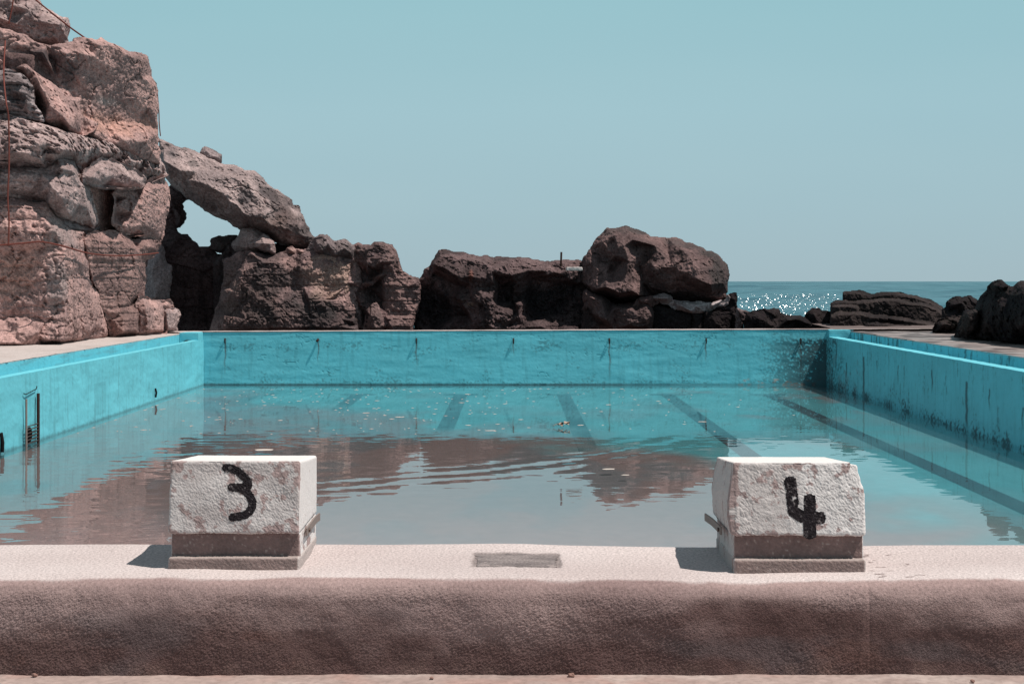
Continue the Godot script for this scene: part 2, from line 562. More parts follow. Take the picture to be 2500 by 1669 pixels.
	rock(t, "rough_ledge_band", Vector3(-8.790, 4.822, -25.361), 0.3336, [-2.12, 0.61, -0.09, -0.51, 0.54, -0.02, -0.01, 0.43, -0, 0.43, 0.33, -0.34, 1.1, 0.4, -2.25, 1.84, 0.37, -3.66, 2.51, 0.31, -4.79, 2.6, 0.12, -4.93, 2.66, -0.12, -5.04, 2.38, -0.26, -4.56, 2.13, -0.36, -4.12, 1.93, -0.18, -3.81, 1.56, -0.07, -3.19, 1.19, 0.01, -2.48, 0.94, -0.22, -1.82, 0.76, -0.36, -1.3, 0.66, -0.24, -1.01, 0.58, -0.15, -0.78, 0.36, -0.17, -0.1, 0.08, -0.4, 0, -0.22, -0.39, -0.01, -2.12, -0.36, -0.09], [-1.14, 0.39, 0.05, -1.11, 0.02, 0.75, -1.11, -0.28, 0.81, -0.51, 0.41, 0.14, -0.5, 0.08, 0.72, -0.42, -0.19, 0.94, -0.01, 0.26, 0.21, 0.06, -0.02, 0.8, -0.08, -0.28, 0.84, 0.5, 0.12, -0.06, 0.58, -0.07, -0.04, 1.09, 0.18, -1.78, 1.17, 0.04, -1.86, 1.62, 0.17, -2.88, 1.71, -0, -2.88, 2.09, 0.07, -3.6, 2.28, -0.08, -3.91, 2.46, 0.1, -4.43, 2.51, -0.07, -4.52, 0.35, -0.15, 0.74], {"c1": Color(0.42, 0.315, 0.305), "c2": Color(0.27, 0.197, 0.193), "rough": 0.2, "lump": 0.067, "pit": 0.15, "strata": 0.017, "thick": 2.2, "round": 0.072, "rfreq": 2.6, "grow": 0.03})
	rock(t, "wedge_block", Vector3(-8.292, 4.523, -28.252), 0.2855, [-0.57, -0.13, 1.65, -0.41, 0.1, 1.12, -0.2, 0.28, 0.47, 0.11, 0.26, -0.21, 0.45, 0.14, -0.85, 0.66, 0, -1.24, 0.64, -0.14, -1.21, 0.54, -0.22, -1.01, 0.28, -0.28, -0.53, -0.12, -0.27, 0.24, -0.47, -0.31, 1.33, -0.59, -0.26, 1.72], [-0.33, -0.02, 1.35, -0.14, 0.11, 0.8, 0.19, -0, 0.2, 0.44, -0.08, -0.38, -0.4, -0.2, 1.59, -0.06, -0.09, 0.74, 0.19, -0.2, -0.01, -0.21, -0.23, 0.93], {"c1": Color(0.42, 0.315, 0.305), "c2": Color(0.27, 0.197, 0.193), "rough": 0.09, "lump": 0.034, "pit": 0.04, "strata": 0.028, "sfreq": 7.5, "thick": 1.2, "round": 0.05, "grow": 0.03})
	rock(t, "bulging_block", Vector3(-9.400, 3.953, -25.292), 0.3558, [-1.53, 0.56, -0.1, 0.37, 0.52, 0.03, 0.65, 0.48, 0.05, 0.88, 0.68, 0.06, 1.21, 0.73, -0.77, 1.32, 0.54, -1.05, 1.4, 0.36, -1.29, 1.51, 0.3, -1.57, 1.6, -0.02, -1.8, 1.72, -0.46, -2.09, 1.68, -0.57, -1.99, 1.39, -0.47, -1.24, 1.21, -0.45, -0.77, 0.96, -0.44, -0.05, 0.75, -0.29, 0.05, 0.66, -0.18, 0.05, 0.3, -0.14, 0.02, 0.11, -0.13, 0.01, -1.53, -0.1, -0.1], [-0.54, 0.33, 0.5, -0.54, 0.06, 0.66, 0.08, 0.36, 0.43, 0.29, 0.3, 0.71, 0.58, 0.33, 0.47, 0.72, 0.12, 0.79, 0.29, 0.09, 0.61, 0.16, -0.04, 0.22, 0.51, -0.08, 0.25, 0.94, 0.45, 0.53, 1.18, 0.43, -0.14, 1.35, 0.14, -0.45, 1.48, -0.23, -0.81, 1.26, -0.19, -0.16, 0.93, -0.1, 0.79, 0.72, -0.17, 0.58, 1.58, -0.49, -1.3, 1.1, -0.4, 0.05, 0.87, 0.3, 0.43, 0.01, 0.12, 0.59], {"c1": Color(0.42, 0.315, 0.305), "c2": Color(0.27, 0.197, 0.193), "rough": 0.11, "lump": 0.067, "pit": 0.06, "strata": 0.039, "sfreq": 4.5, "thick": 2.0, "round": 0.072, "grow": 0.03})
	rock(t, "recessed_panel_block", Vector3(-8.584, 3.882, -29.261), 0.2854, [-0.58, 0.47, 1.6, -0.13, 0.53, 0.25, 0.28, 0.5, -0.52, 0.64, 0.55, -1.16, 0.6, -0.56, -1.08, -0.35, -0.63, 0.88, -0.5, -0.52, 1.36], [-0.39, 0.26, 1.1, -0.06, 0.31, 0.28, -0.23, -0.4, 0.62, 0.06, 0.07, -0.12, 0.19, -0.11, -0.05, 0.36, -0.27, -0.26], {"c1": Color(0.36, 0.207, 0.182), "c2": Color(0.26, 0.158, 0.144), "rough": 0.03, "lump": 0.025, "pit": 0.02, "strata": 0.0, "thick": 1.0, "round": 0.036, "grow": 0.03})
	rock(t, "shoulder_block", Vector3(-8.110, 3.879, -29.608), 0.2673, [-0.55, 0.28, 1.07, -0.1, 0.41, 0.19, 0.09, 0.58, -0.17, 0.26, 0.67, -0.53, 0.52, 0.77, -1.04, 0.54, 0.66, -1.08, 0.62, 0.52, -1.24, 0.63, 0.35, -1.26, 0.59, 0.07, -1.19, 0.55, -0.22, -1.1, 0.5, -0.5, -1.01, 0.43, -0.65, -0.86, 0.09, -0.62, -0.17, -0.14, -0.58, 0.27, -0.37, -0.55, 0.71, -0.58, -0.36, 1.13, -0.51, 0.03, 1], [-0.49, 0.14, 0.57, -0.5, -0.21, 0.59, -0.27, 0.22, 0.67, -0.14, -0.12, 0.64, -0.35, -0.4, 0.89, 0.03, 0.07, 0.42, 0.07, 0.34, 0.29, 0.42, 0.53, -0.5, 0.5, 0.41, -0.75, -0.02, -0.38, 0.55, 0.33, -0.43, -0.26, 0.47, -0.05, -0.64, 0.24, 0.09, -0.03, -0.18, -0.47, 0.72], {"c1": Color(0.46, 0.291, 0.268), "c2": Color(0.3, 0.197, 0.187), "rough": 0.09, "lump": 0.025, "pit": 0.06, "strata": 0.011, "thick": 2.6, "round": 0.058, "grow": 0.03})
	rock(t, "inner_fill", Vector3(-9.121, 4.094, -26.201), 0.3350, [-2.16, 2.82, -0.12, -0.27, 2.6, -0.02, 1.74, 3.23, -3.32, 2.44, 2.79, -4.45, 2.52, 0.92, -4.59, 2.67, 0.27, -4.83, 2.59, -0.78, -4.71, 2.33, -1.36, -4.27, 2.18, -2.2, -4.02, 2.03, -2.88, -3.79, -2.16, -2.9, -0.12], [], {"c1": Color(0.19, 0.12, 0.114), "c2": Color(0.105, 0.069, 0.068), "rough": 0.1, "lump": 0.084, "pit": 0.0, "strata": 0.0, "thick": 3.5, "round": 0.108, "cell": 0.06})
	rock(t, "undercut_stone", Vector3(-8.693, 3.540, -26.781), 0.3139, [-0.49, 0.26, 0.69, -0.18, 0.17, 0.58, -0.18, 0.02, 0.58, 0.2, -0.02, -0.62, 0.54, -0.08, -1.57, 0.5, -0.26, -1.48, 0.25, -0.28, -0.74, -0.07, -0.29, 0.22, -0.33, -0.09, 0.69, -0.44, 0.07, 0.69], [-0.29, -0.02, 1.01, -0.03, -0.19, 0.52, 0.24, -0.2, -0.27, 0.36, -0.18, -0.73], {"c1": Color(0.33, 0.256, 0.257), "c2": Color(0.19, 0.15, 0.152), "rough": 0.1, "lump": 0.042, "pit": 0.05, "thick": 1.0, "round": 0.054, "strata": 0.0, "grow": 0.03})
	rock(t, "lower_mass", Vector3(-9.224, 2.491, -25.178), 0.3512, [-1.65, 1.38, -0.09, -0, 1.32, -0, 0.18, 1.3, 0.01, 0.55, 1.25, 0.04, 0.62, 1.09, 0.04, 0.95, 0.77, -0.43, 1.29, 0.77, -1.37, 1.36, 0.6, -1.56, 1.39, 0.36, -1.63, 1.42, 0.03, -1.7, 1.44, -0.3, -1.78, 1.61, -0.35, -2.2, 1.69, -0.64, -2.41, 1.74, -0.81, -2.53, 1.87, -1.08, -2.79, 1.9, -1.37, -2.84, 1.25, -1.38, -1.26, 0.79, -1.36, 0.05, 0.46, -1.37, 0.03, -1.65, -1.39, -0.09], [-0.66, 1.04, 0.5, -0.67, 0.53, 0.33, -0.67, 0.46, 0.12, -0.67, -0.81, 0.07, -0.04, 1.21, 0.42, 0.03, 0.83, 0.53, 0.1, 0.5, 0.43, 0.45, 0.54, 0.56, 0.46, 0.39, 0.35, -0.04, 0.32, 0.13, -0.04, -0.29, 0.13, -0.04, -0.82, 0.16, 0.49, 0.09, 0.35, 0.51, -0.29, 0.37, 0.55, -0.74, 0.35, 0.58, -1.04, 0.46, 0.52, -1.26, 0.56, 0.67, 0.76, 0.57, 0.89, 0.47, 0.27, 0.81, -0.14, 0.51, 0.89, -0.74, 0.38, 1.13, -1.07, -0.23, 1.23, 0.18, -0.78, 1.27, -0.45, -0.8, 1.54, -0.63, -1.66, 1.58, -1.04, -1.68, 1.78, -1.27, -2.3, 0.8, -1.26, 0.72, 1.22, -1.28, -0.63, 0.38, 1.06, 0.5], {"c1": Color(0.46, 0.291, 0.268), "c2": Color(0.3, 0.197, 0.187), "rough": 0.11, "lump": 0.042, "pit": 0.07, "strata": 0.033, "thick": 2.4, "round": 0.05, "sfreq": 3.9000000000000004, "grow": 0.03, "blobs": [[0.828, 0.788, 0.304, 0.456, 0.25, 0.22, 0.22, 0.5], [0.715, -0.29, 0.213, 0.684, 0.27, 0.23, 0.23, 0.6], [-0.039, 0.015, 0.532, 0.456, 0.46, 0.26, 0.21, 0.5]]})
	rock(t, "base_step", Vector3(-9.693, 1.341, -24.871), 0.3716, [-1.09, 0.3, -0.08, 0.35, 0.26, 0.03, 0.72, 0.26, 0.06, 1.12, 0.22, 0.09, 1.09, 0.1, 0.09, 1.05, -0.01, 0.09, 1, -0.25, 0.08, -1.09, -0.28, -0.08], [-0.12, 0.2, 0.37, 0.57, 0.21, 0.42, 0.99, 0.19, 0.4, 0.57, 0.08, 0.43, 0.58, 0.05, 0.58, 0.92, 0.03, 0.55, 0.63, -0.17, 0.61, -0.12, -0.12, 0.55, -0.12, 0.07, 0.53, 0.57, -0.11, 0.58, 0.59, -0.14, 0.67], {"c1": Color(0.46, 0.291, 0.268), "c2": Color(0.3, 0.197, 0.187), "rough": 0.05, "lump": 0.021, "pit": 0.05, "thick": 1.0, "round": 0.022, "strata": 0.0, "grow": 0.03})
	rock(t, "strata_pillar", Vector3(-8.264, 2.220, -28.776), 0.2797, [-0.71, 0.86, 1.91, -0.66, 1.01, 1.72, -0.52, 1.08, 1.29, -0.23, 1.11, 0.45, 0.02, 1.06, -0.03, 0.2, 0.97, -0.39, 0.63, 1.02, -1.2, 0.81, 0.94, -1.56, 0.77, 0.78, -1.47, 0.67, 0.67, -1.29, 0.47, 0.57, -0.89, 0.45, 0.05, -0.83, 0.41, -0.26, -0.77, 0.34, -0.38, -0.64, 0.36, -0.93, -0.67, 0.45, -1.11, -0.83, -0.23, -1.11, 0.45, -0.26, -0.73, 0.52, -0.39, -0.47, 0.85, -0.44, -0.13, 1.02, -0.57, 0.1, 1.43, -0.62, 0.38, 1.6, -0.67, 0.62, 1.77], [-0.46, 0.88, 1.46, 0.02, 0.91, 0.44, 0.44, 0.85, -0.37, 0.67, 0.82, -0.98, -0.46, 0.47, 1.25, -0.38, 0.63, 1.22, 0.02, 0.4, 0.28, 0.31, 0.49, -0.18, -0.39, -0.03, 0.96, -0.07, -0.2, 0.44, 0.27, -0.21, -0.1, -0.27, -0.54, 0.74, 0.02, -0.48, 0.33, 0.02, -0.51, 0.49, 0.31, -0.56, -0.02, 0.02, -0.65, 0.51, 0.02, -0.68, 0.65, 0.31, -0.73, 0.13, 0.02, -0.96, 0.75, 0.31, -0.98, 0.24, 0.4, 0.67, -0.34, 0.31, 0.05, -0.16], {"c1": Color(0.33, 0.207, 0.19), "c2": Color(0.19, 0.123, 0.118), "rough": 0.06, "lump": 0.021, "pit": 0.04, "strata": 0.019, "sfreq": 13.5, "thick": 2.2, "round": 0.043, "grow": 0.03, "blobs": [[0.017, -0.556, 0.347, 0.608, 0.13, 0.085, 0.08, 0.5]]})
	rock(t, "low_step_stone", Vector3(-7.888, 1.528, -29.680), 0.2598, [-0.3, 0.29, 0.61, -0.2, 0.44, 0.43, 0.01, 0.36, -0.02, 0.15, 0.33, -0.31, 0.27, 0.3, -0.57, 0.31, 0.1, -0.64, 0.29, -0.37, -0.61, 0.05, -0.38, -0.11, -0.29, -0.41, 0.59], [-0.12, 0.26, 0.67, 0.05, 0.21, 0.3, 0.18, 0.16, -0.08, -0.08, 0, 0.74, 0.18, -0.06, 0.08, -0.08, -0.26, 0.79, 0.23, -0.29, 0.04], {"c1": Color(0.46, 0.291, 0.268), "c2": Color(0.3, 0.197, 0.187), "rough": 0.08, "lump": 0.025, "pit": 0.07, "thick": 1.6, "round": 0.043, "strata": 0.0, "grow": 0.03})
	rock(t, "upper_step_stone", Vector3(-7.781, 1.755, -30.470), 0.2500, [-0.12, 0.09, 0.25, 0.06, 0.11, -0.12, 0.13, 0.04, -0.27, 0.14, -0.08, -0.28, -0.03, -0.11, 0.06, -0.14, -0.09, 0.29], [0.01, 0.02, 0.33], {"c1": Color(0.46, 0.291, 0.268), "c2": Color(0.3, 0.197, 0.187), "rough": 0.05, "lump": 0.017, "pit": 0.04, "thick": 0.9, "round": 0.029, "strata": 0.0, "grow": 0.03})
	rock(t, "square_step_stone", Vector3(-7.701, 1.401, -30.630), 0.2463, [-0.16, 0.26, 0.34, 0.03, 0.28, -0.06, 0.16, 0.24, -0.24, 0.17, 0.1, -0.24, 0.12, -0.21, -0.25, 0.07, -0.27, -0.14, -0.16, -0.26, 0.34], [-0.1, 0.22, 0.62, 0.1, 0.2, 0.15, -0.09, 0.1, 0.59, 0.08, 0.09, 0.21, -0.06, -0.13, 0.58, 0.08, -0.14, 0.26], {"c1": Color(0.42, 0.315, 0.305), "c2": Color(0.27, 0.197, 0.193), "rough": 0.04, "lump": 0.013, "pit": 0.04, "thick": 1.2, "round": 0.025, "strata": 0.0, "grow": 0.03})
	t = thing("rock_wall", "dark brown rock wall in shade behind the natural arch", "rock wall", Vector3(-8.53, 1.15, -37.90))
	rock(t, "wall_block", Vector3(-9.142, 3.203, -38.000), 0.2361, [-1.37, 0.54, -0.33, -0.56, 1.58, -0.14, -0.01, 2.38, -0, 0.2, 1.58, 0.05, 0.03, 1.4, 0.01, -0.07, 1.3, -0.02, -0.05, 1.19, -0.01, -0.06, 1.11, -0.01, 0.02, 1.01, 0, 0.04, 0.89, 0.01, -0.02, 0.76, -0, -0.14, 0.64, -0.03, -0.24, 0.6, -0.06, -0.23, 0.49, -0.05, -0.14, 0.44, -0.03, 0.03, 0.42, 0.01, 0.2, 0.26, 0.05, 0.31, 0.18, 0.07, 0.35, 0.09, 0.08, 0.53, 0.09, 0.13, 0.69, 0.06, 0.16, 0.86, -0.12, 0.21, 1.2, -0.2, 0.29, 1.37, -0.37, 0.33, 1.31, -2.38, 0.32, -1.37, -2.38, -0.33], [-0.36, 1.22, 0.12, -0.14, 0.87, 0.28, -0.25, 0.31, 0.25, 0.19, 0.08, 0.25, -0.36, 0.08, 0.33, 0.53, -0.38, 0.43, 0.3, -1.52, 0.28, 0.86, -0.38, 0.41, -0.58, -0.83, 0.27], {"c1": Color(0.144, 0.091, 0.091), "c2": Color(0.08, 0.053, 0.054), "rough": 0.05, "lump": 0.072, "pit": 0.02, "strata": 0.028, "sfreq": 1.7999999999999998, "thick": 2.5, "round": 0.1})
	rock(t, "capping_block", Vector3(-7.913, 3.289, -37.800), 0.2064, [-0.49, -0.01, -0.1, -0.47, 0.2, -0.1, -0.4, 0.26, -0.08, -0.12, 0.28, -0.03, 0.27, 0.29, 0.06, 0.49, -0.01, 0.1, 0.38, -0.29, 0.08, -0.12, -0.28, -0.03, -0.23, -0.2, -0.05, -0.45, -0.12, -0.09], [-0.18, 0.04, 0.32, 0.15, 0.04, 0.39, -0.18, -0.13, 0.27], {"c1": Color(0.12, 0.078, 0.08), "c2": Color(0.072, 0.051, 0.05), "rough": 0.06, "lump": 0.036, "pit": 0.02, "strata": 0.022, "thick": 1.4, "round": 0.075})
	t = thing("rock_slab", "smooth grey slab standing in shade right behind the cliff pillar", "rock", Vector3(-9.61, 1.15, -36.60))
	rock(t, "slab", Vector3(-9.611, 2.414, -36.600), 0.2568, [-0.42, 0.4, -0.11, -0.19, 0.73, -0.05, 0.01, 0.93, 0, 0.17, 0.88, 0.04, 0.24, 0.67, 0.06, 0.32, 0.34, 0.08, 0.42, 0.29, 0.11, 0.42, -0.15, 0.11, 0.37, -0.71, 0.1, 0.22, -0.93, 0.06, -0.42, -0.93, -0.11], [0.11, 0.61, 0.34, 0.22, 0.17, 0.37, -0.1, 0.17, 0.44, 0.32, 0.12, 0.29, 0.01, -0.48, 0.47], {"c1": Color(0.377, 0.293, 0.294), "c2": Color(0.29, 0.222, 0.225), "rough": 0.03, "lump": 0.03, "pit": 0.02, "thick": 1.5, "round": 0.06, "strata": 0.0})
	t = thing("rock_slab", "long grey slab leaning against the cliff like half an arch", "rock", Vector3(-7.73, 1.15, -36.42))
	rock(t, "slab", Vector3(-7.347, 4.621, -36.404), 0.1991, [-2.07, 1.42, 0.39, -1.91, 1.4, 0.35, -1.65, 1.27, 0.3, -1.34, 1.19, 0.24, -1.02, 1.08, 0.19, -0.65, 0.93, 0.12, -0.39, 0.83, 0.07, -0.23, 0.79, 0.04, -0.06, 0.8, 0.01, 0.2, 0.65, -0.04, 0.42, 0.65, -0.07, 0.64, 0.51, -0.11, 0.8, 0.3, -0.14, 0.99, 0.18, -0.17, 1.15, 0.13, -0.2, 1.3, -0, -0.22, 1.45, -0.11, -0.25, 1.46, -0.24, -0.25, 1.64, -0.27, -0.28, 1.67, -0.44, -0.29, 1.81, -0.69, -0.31, 1.89, -0.86, -0.32, 1.91, -0.97, -0.32, 2.08, -1.11, -0.35, 2.17, -1.3, -0.37, 2.02, -1.4, -0.34, 1.83, -1.49, -0.31, 1.52, -1.43, -0.26, 1.19, -1.32, -0.21, 0.98, -1.25, -0.17, 0.86, -1.14, -0.15, 0.64, -1.04, -0.11, 0.31, -0.89, -0.06, 0.04, -0.93, -0.01, -0.12, -0.83, 0.02, -0.33, -0.68, 0.06, -0.65, -0.55, 0.12, -0.86, -0.44, 0.16, -1.23, -0.17, 0.22, -1.49, 0.02, 0.27, -1.75, 0.23, 0.32, -1.87, 0.42, 0.35, -1.97, 0.6, 0.37, -2.05, 0.84, 0.38], [-1.9, 1.13, 0.46, -1.87, 0.78, 1.13, -1.78, 0.51, 0.9, -1.48, 0.9, 0.69, -1.46, 0.54, 1.2, -1.37, 0.3, 0.87, -1.05, 0.52, 0.91, -0.94, 0.23, 1.2, -0.85, -0.11, 0.72, -0.54, 0.49, 0.71, -0.22, 0.44, 0.65, -0.43, -0.02, 1.1, -0.22, -0.22, 0.96, 0.2, 0.34, 0.63, 0.09, 0.06, 0.75, -0.01, -0.34, 1.12, -0.22, -0.53, 0.7, 0.04, -0.26, 0.81, 0.41, 0.02, 0.69, 0.73, -0.2, 0.73, 0.62, -0.64, 1.01, 0.41, -0.79, 0.64, 0.84, -0.07, 0.46, 1.16, -0.29, 0.5, 1.49, -0.72, 0.5, 1.26, -0.95, 0.74, 1.05, -1.11, 0.62, 1.72, -1.1, 0.26, 1.55, -0.55, 0.29, 0.73, -0.8, 0.94, 0.2, -0.59, 0.93], {"c1": Color(0.389, 0.298, 0.289), "c2": Color(0.238, 0.186, 0.185), "rough": 0.1, "lump": 0.042, "pit": 0.05, "strata": 0.0, "thick": 2.6, "round": 0.108, "smooth": 1, "blobs": [[0.205, -0.05, 0.22, 0.275, 0.09, 0.08, 0.085, 0.8], [0.748, 0.017, 0.384, 0.307, 0.06, 0.052, 0.055, 0.85], [1.187, -0.25, 0.439, 0.439, 0.08, 0.065, 0.066, 0.7], [1.298, -0.804, 0.549, 0.439, 0.1, 0.07, 0.067, 0.7], [0.639, -0.814, 0.549, 0.275, 0.13, 0.09, 0.08, 0.6], [1.741, -1.133, 0.384, 0.329, 0.07, 0.06, 0.06, 0.7], [-1.702, 0.984, 0.198, 0.154, 0.1, 0.09, 0.095, 0.7], [-1.128, 0.755, 0.132, 0.11, 0.1, 0.09, 0.09, 0.6]]})
	rock(t, "knob", Vector3(-8.105, 5.683, -36.430), 0.2189, [-0.3, 0.06, 0.05, -0.24, 0.15, 0.04, -0.14, 0.23, 0.02, -0.05, 0.2, 0.01, 0.13, 0.1, -0.02, 0.31, 0.02, -0.05, 0.31, -0.18, -0.05, 0.19, -0.23, -0.03, -0.08, -0.19, 0.01, -0.28, -0.07, 0.05], [-0.08, 0.07, 0.27, 0.13, -0.06, 0.29, -0.03, -0.1, 0.31], {"c1": Color(0.33, 0.256, 0.257), "c2": Color(0.19, 0.15, 0.152), "rough": 0.06, "lump": 0.021, "pit": 0.03, "thick": 0.9, "round": 0.036, "strata": 0.0})
	t = thing("prop_stone", "pale round stone propping up the leaning slab", "rock", Vector3(-6.99, 1.15, -36.40))
	rock(t, "stone", Vector3(-6.989, 3.407, -36.400), 0.1897, [-0.52, -0.12, -0.1, -0.42, 0.06, -0.08, -0.34, 0.21, -0.07, -0.23, 0.35, -0.04, -0.02, 0.38, -0, 0.29, 0.21, 0.05, 0.52, 0.06, 0.1, 0.45, -0.21, 0.09, 0.07, -0.38, 0.01, -0.31, -0.38, -0.06, -0.46, -0.29, -0.09], [-0.25, 0.05, 0.31, 0.07, 0.1, 0.42, -0.14, -0.22, 0.38, 0.28, -0.11, 0.36, -0.36, -0.17, 0.24], {"c1": Color(0.42, 0.315, 0.305), "c2": Color(0.27, 0.197, 0.193), "rough": 0.05, "lump": 0.042, "pit": 0.02, "thick": 1.4, "round": 0.09, "strata": 0.0})
	t = thing("wedge_stone", "sunlit pointed stone wedged in front of the pale prop stone", "rock", Vector3(-6.63, 1.15, -35.90))
	rock(t, "stone", Vector3(-6.633, 3.278, -35.900), 0.1827, [-0.37, -0.01, -0.07, -0.21, 0.09, -0.04, -0.06, 0.19, -0.01, 0.08, 0.28, 0.01, 0.2, 0.21, 0.04, 0.32, 0.09, 0.06, 0.37, -0.06, 0.07, 0.37, -0.24, 0.07, 0.26, -0.28, 0.05, 0.03, -0.18, 0, -0.19, -0.1, -0.03, -0.31, -0.09, -0.06], [0.03, 0.14, 0.31, 0.24, -0.03, 0.4, -0.03, -0.03, 0.35, 0.24, -0.18, 0.35], {"c1": Color(0.42, 0.315, 0.305), "c2": Color(0.27, 0.197, 0.193), "rough": 0.05, "lump": 0.03, "pit": 0.03, "strata": 0.028, "sfreq": 9.0, "thick": 1.0, "round": 0.06})
	t = thing("flat_stone", "small pinkish stone under the lower end of the leaning slab", "rock", Vector3(-5.77, 1.15, -36.00))
	rock(t, "stone", Vector3(-5.767, 3.091, -36.000), 0.1588, [-0.31, -0.01, -0.05, -0.2, 0.08, -0.03, -0.03, 0.11, -0.01, 0.05, 0.07, 0.01, 0.2, 0.07, 0.03, 0.31, -0.01, 0.05, 0.25, -0.07, 0.04, 0.03, -0.11, 0.01, -0.2, -0.09, -0.03], [-0.07, 0.01, 0.29, 0.17, -0.01, 0.28], {"c1": Color(0.36, 0.236, 0.214), "c2": Color(0.3, 0.197, 0.187), "rough": 0.05, "lump": 0.024, "pit": 0.02, "thick": 0.9, "round": 0.05, "strata": 0.0})
	t = thing("boulder", "black-stained brown boulder with cut panel and steps below the slab", "boulder", Vector3(-5.02, 1.15, -35.91))
	rock(t, "boulder", Vector3(-5.967, 2.043, -36.000), 0.1643, [-2.08, -1.17, -0.35, -1.96, -0.78, -0.32, -1.83, -0.35, -0.3, -1.74, 0.05, -0.29, -1.67, 0.46, -0.28, -1.69, 0.85, -0.28, -1.51, 0.89, -0.25, -1.34, 1.02, -0.22, -0.95, 1.08, -0.16, -0.54, 0.98, -0.09, -0.11, 1.01, -0.02, 0.23, 1.02, 0.04, 0.48, 1.13, 0.08, 0.96, 1.17, 0.16, 1.84, 0.92, 0.3, 1.98, 0.22, 0.33, 1.92, -0.27, 0.32, 2.05, -0.87, 0.34, 2.08, -1.17, 0.35], [-1.66, -0.54, -0.12, -1.5, 0.11, -0.15, -1.34, 0.54, -0.12, -1.07, 0.92, 0.08, -0.93, 0.99, 0.35, -1.16, 0.49, 0.42, -1.37, 0, 0.38, -1.61, -0.64, 0.34, -1.73, -1.01, 0.32, -0.64, 0.75, 0.55, -0.64, 0.11, 0.6, -1.05, -0.74, 0.64, -0.11, 0.75, 0.54, -0.01, 0.11, 0.51, 0.08, 0.54, 0.42, 0.12, 0.06, 0.48, -0.06, -0.21, 0.7, -0.11, -0.95, 0.79, 0.42, 0.75, 0.53, 0.42, 0.11, 0.53, 0.47, -0.16, 0.56, 0.57, -0.23, 0.86, 1.05, 0.75, 0.58, 1.53, 0.75, 0.66, 1.53, 0.22, 0.64, 1.05, 0.22, 0.6, 1.05, -0.19, 0.63, 1.04, -0.25, 0.98, 1.37, -0.23, 0.73, 1.04, -0.95, 1.08, 1.65, 0.65, 0.37, 1.6, 0.11, 0.37, 1.69, -0.75, 0.79, 0.62, -0.74, 0.96], {"c1": Color(0.335, 0.217, 0.204), "c2": Color(0.182, 0.125, 0.125), "rough": 0.08, "lump": 0.03, "pit": 0.04, "strata": 0.011, "sfreq": 7.5, "thick": 2.5, "round": 0.1, "smooth": 0, "blobs": [[-0.434, 0.543, 0.489, 0.652, 0.035, 0.033, 0.036, 0.61], [-0.648, -0.109, 0.652, 0.76, 0.05, 0.042, 0.043, 0.58], [0.262, 0.217, 0.239, 0.814, 0.04, 0.038, 0.04, 0.58], [-1.077, -0.652, 0.977, 0.652, 0.06, 0.048, 0.047, 0.54], [0.209, -0.652, 0.977, 0.543, 0.045, 0.04, 0.042, 0.61], [1.28, -0.814, 0.76, 0.434, 0.03, 0.026, 0.028, 0.65], [0.637, -0.434, 0.652, 0.326, 0.05, 0.045, 0.046, 0.58], [-1.452, 0.109, 0.271, 0.652, 0.24, 0.165, 0.14, 0.3], [1.012, 0.326, 0.597, 0.521, 0.34, 0.235, 0.2, 0.58]]})
	rock(t, "cap_layer", Vector3(-4.841, 3.170, -35.900), 0.1340, [-0.7, -0.11, -0.09, -0.55, 0.06, -0.07, -0.38, 0.31, -0.05, -0.25, 0.37, -0.03, -0.08, 0.37, -0.01, 0.03, 0.28, 0, 0.16, 0.22, 0.02, 0.38, 0.25, 0.05, 0.57, 0.16, 0.08, 0.7, 0, 0.09, 0.65, -0.37, 0.09, 0.29, -0.3, 0.04, -0.09, -0.22, -0.01, -0.41, -0.11, -0.05], [-0.35, 0.17, 0.15, -0.03, 0.14, 0.35, 0.39, 0, 0.51, 0.55, -0.11, 0.48, 0.18, -0.16, 0.53, -0.19, -0.07, 0.43], {"c1": Color(0.2, 0.158, 0.16), "c2": Color(0.12, 0.094, 0.095), "rough": 0.12, "lump": 0.048, "pit": 0.07, "thick": 1.8, "round": 0.075, "strata": 0.0})
	rock(t, "cut_panel", Vector3(-4.896, 2.385, -35.750), 0.1361, [-0.62, 0.5, -0.08, -0.38, 0.59, -0.05, -0.04, 0.61, -0.01, 0.36, 0.5, 0.05, 0.62, 0.39, 0.08, 0.6, -0.23, 0.08, 0.53, -0.47, 0.07, 0.26, -0.6, 0.04, -0.44, -0.61, -0.06, -0.53, -0.45, -0.07, -0.6, -0.12, -0.08], [-0.49, 0.41, 0.08, 0.47, 0.31, 0.27, 0.47, -0.23, 0.27, -0.38, -0.23, 0.1, 0.04, -0.47, 0.19, 0.09, -0.53, 0.52], {"c1": Color(0.36, 0.245, 0.21), "c2": Color(0.23, 0.155, 0.138), "rough": 0.05, "lump": 0.012, "pit": 0.03, "strata": 0.028, "sfreq": 7.5, "thick": 0.8, "round": 0.05})
	rock(t, "rock_step", Vector3(-4.451, 1.600, -35.900), 0.1234, [-0.23, 0.13, -0.03, 0, 0.15, 0, 0.23, 0.14, 0.03, 0.27, -0.06, 0.03, 0.23, -0.15, 0.03, -0.27, -0.15, -0.03], [-0.14, 0.07, 0.29, 0.14, 0.07, 0.32], {"c1": Color(0.12, 0.089, 0.089), "c2": Color(0.05, 0.039, 0.04), "rough": 0.05, "lump": 0.024, "pit": 0.03, "thick": 0.8, "round": 0.03, "strata": 0.0})
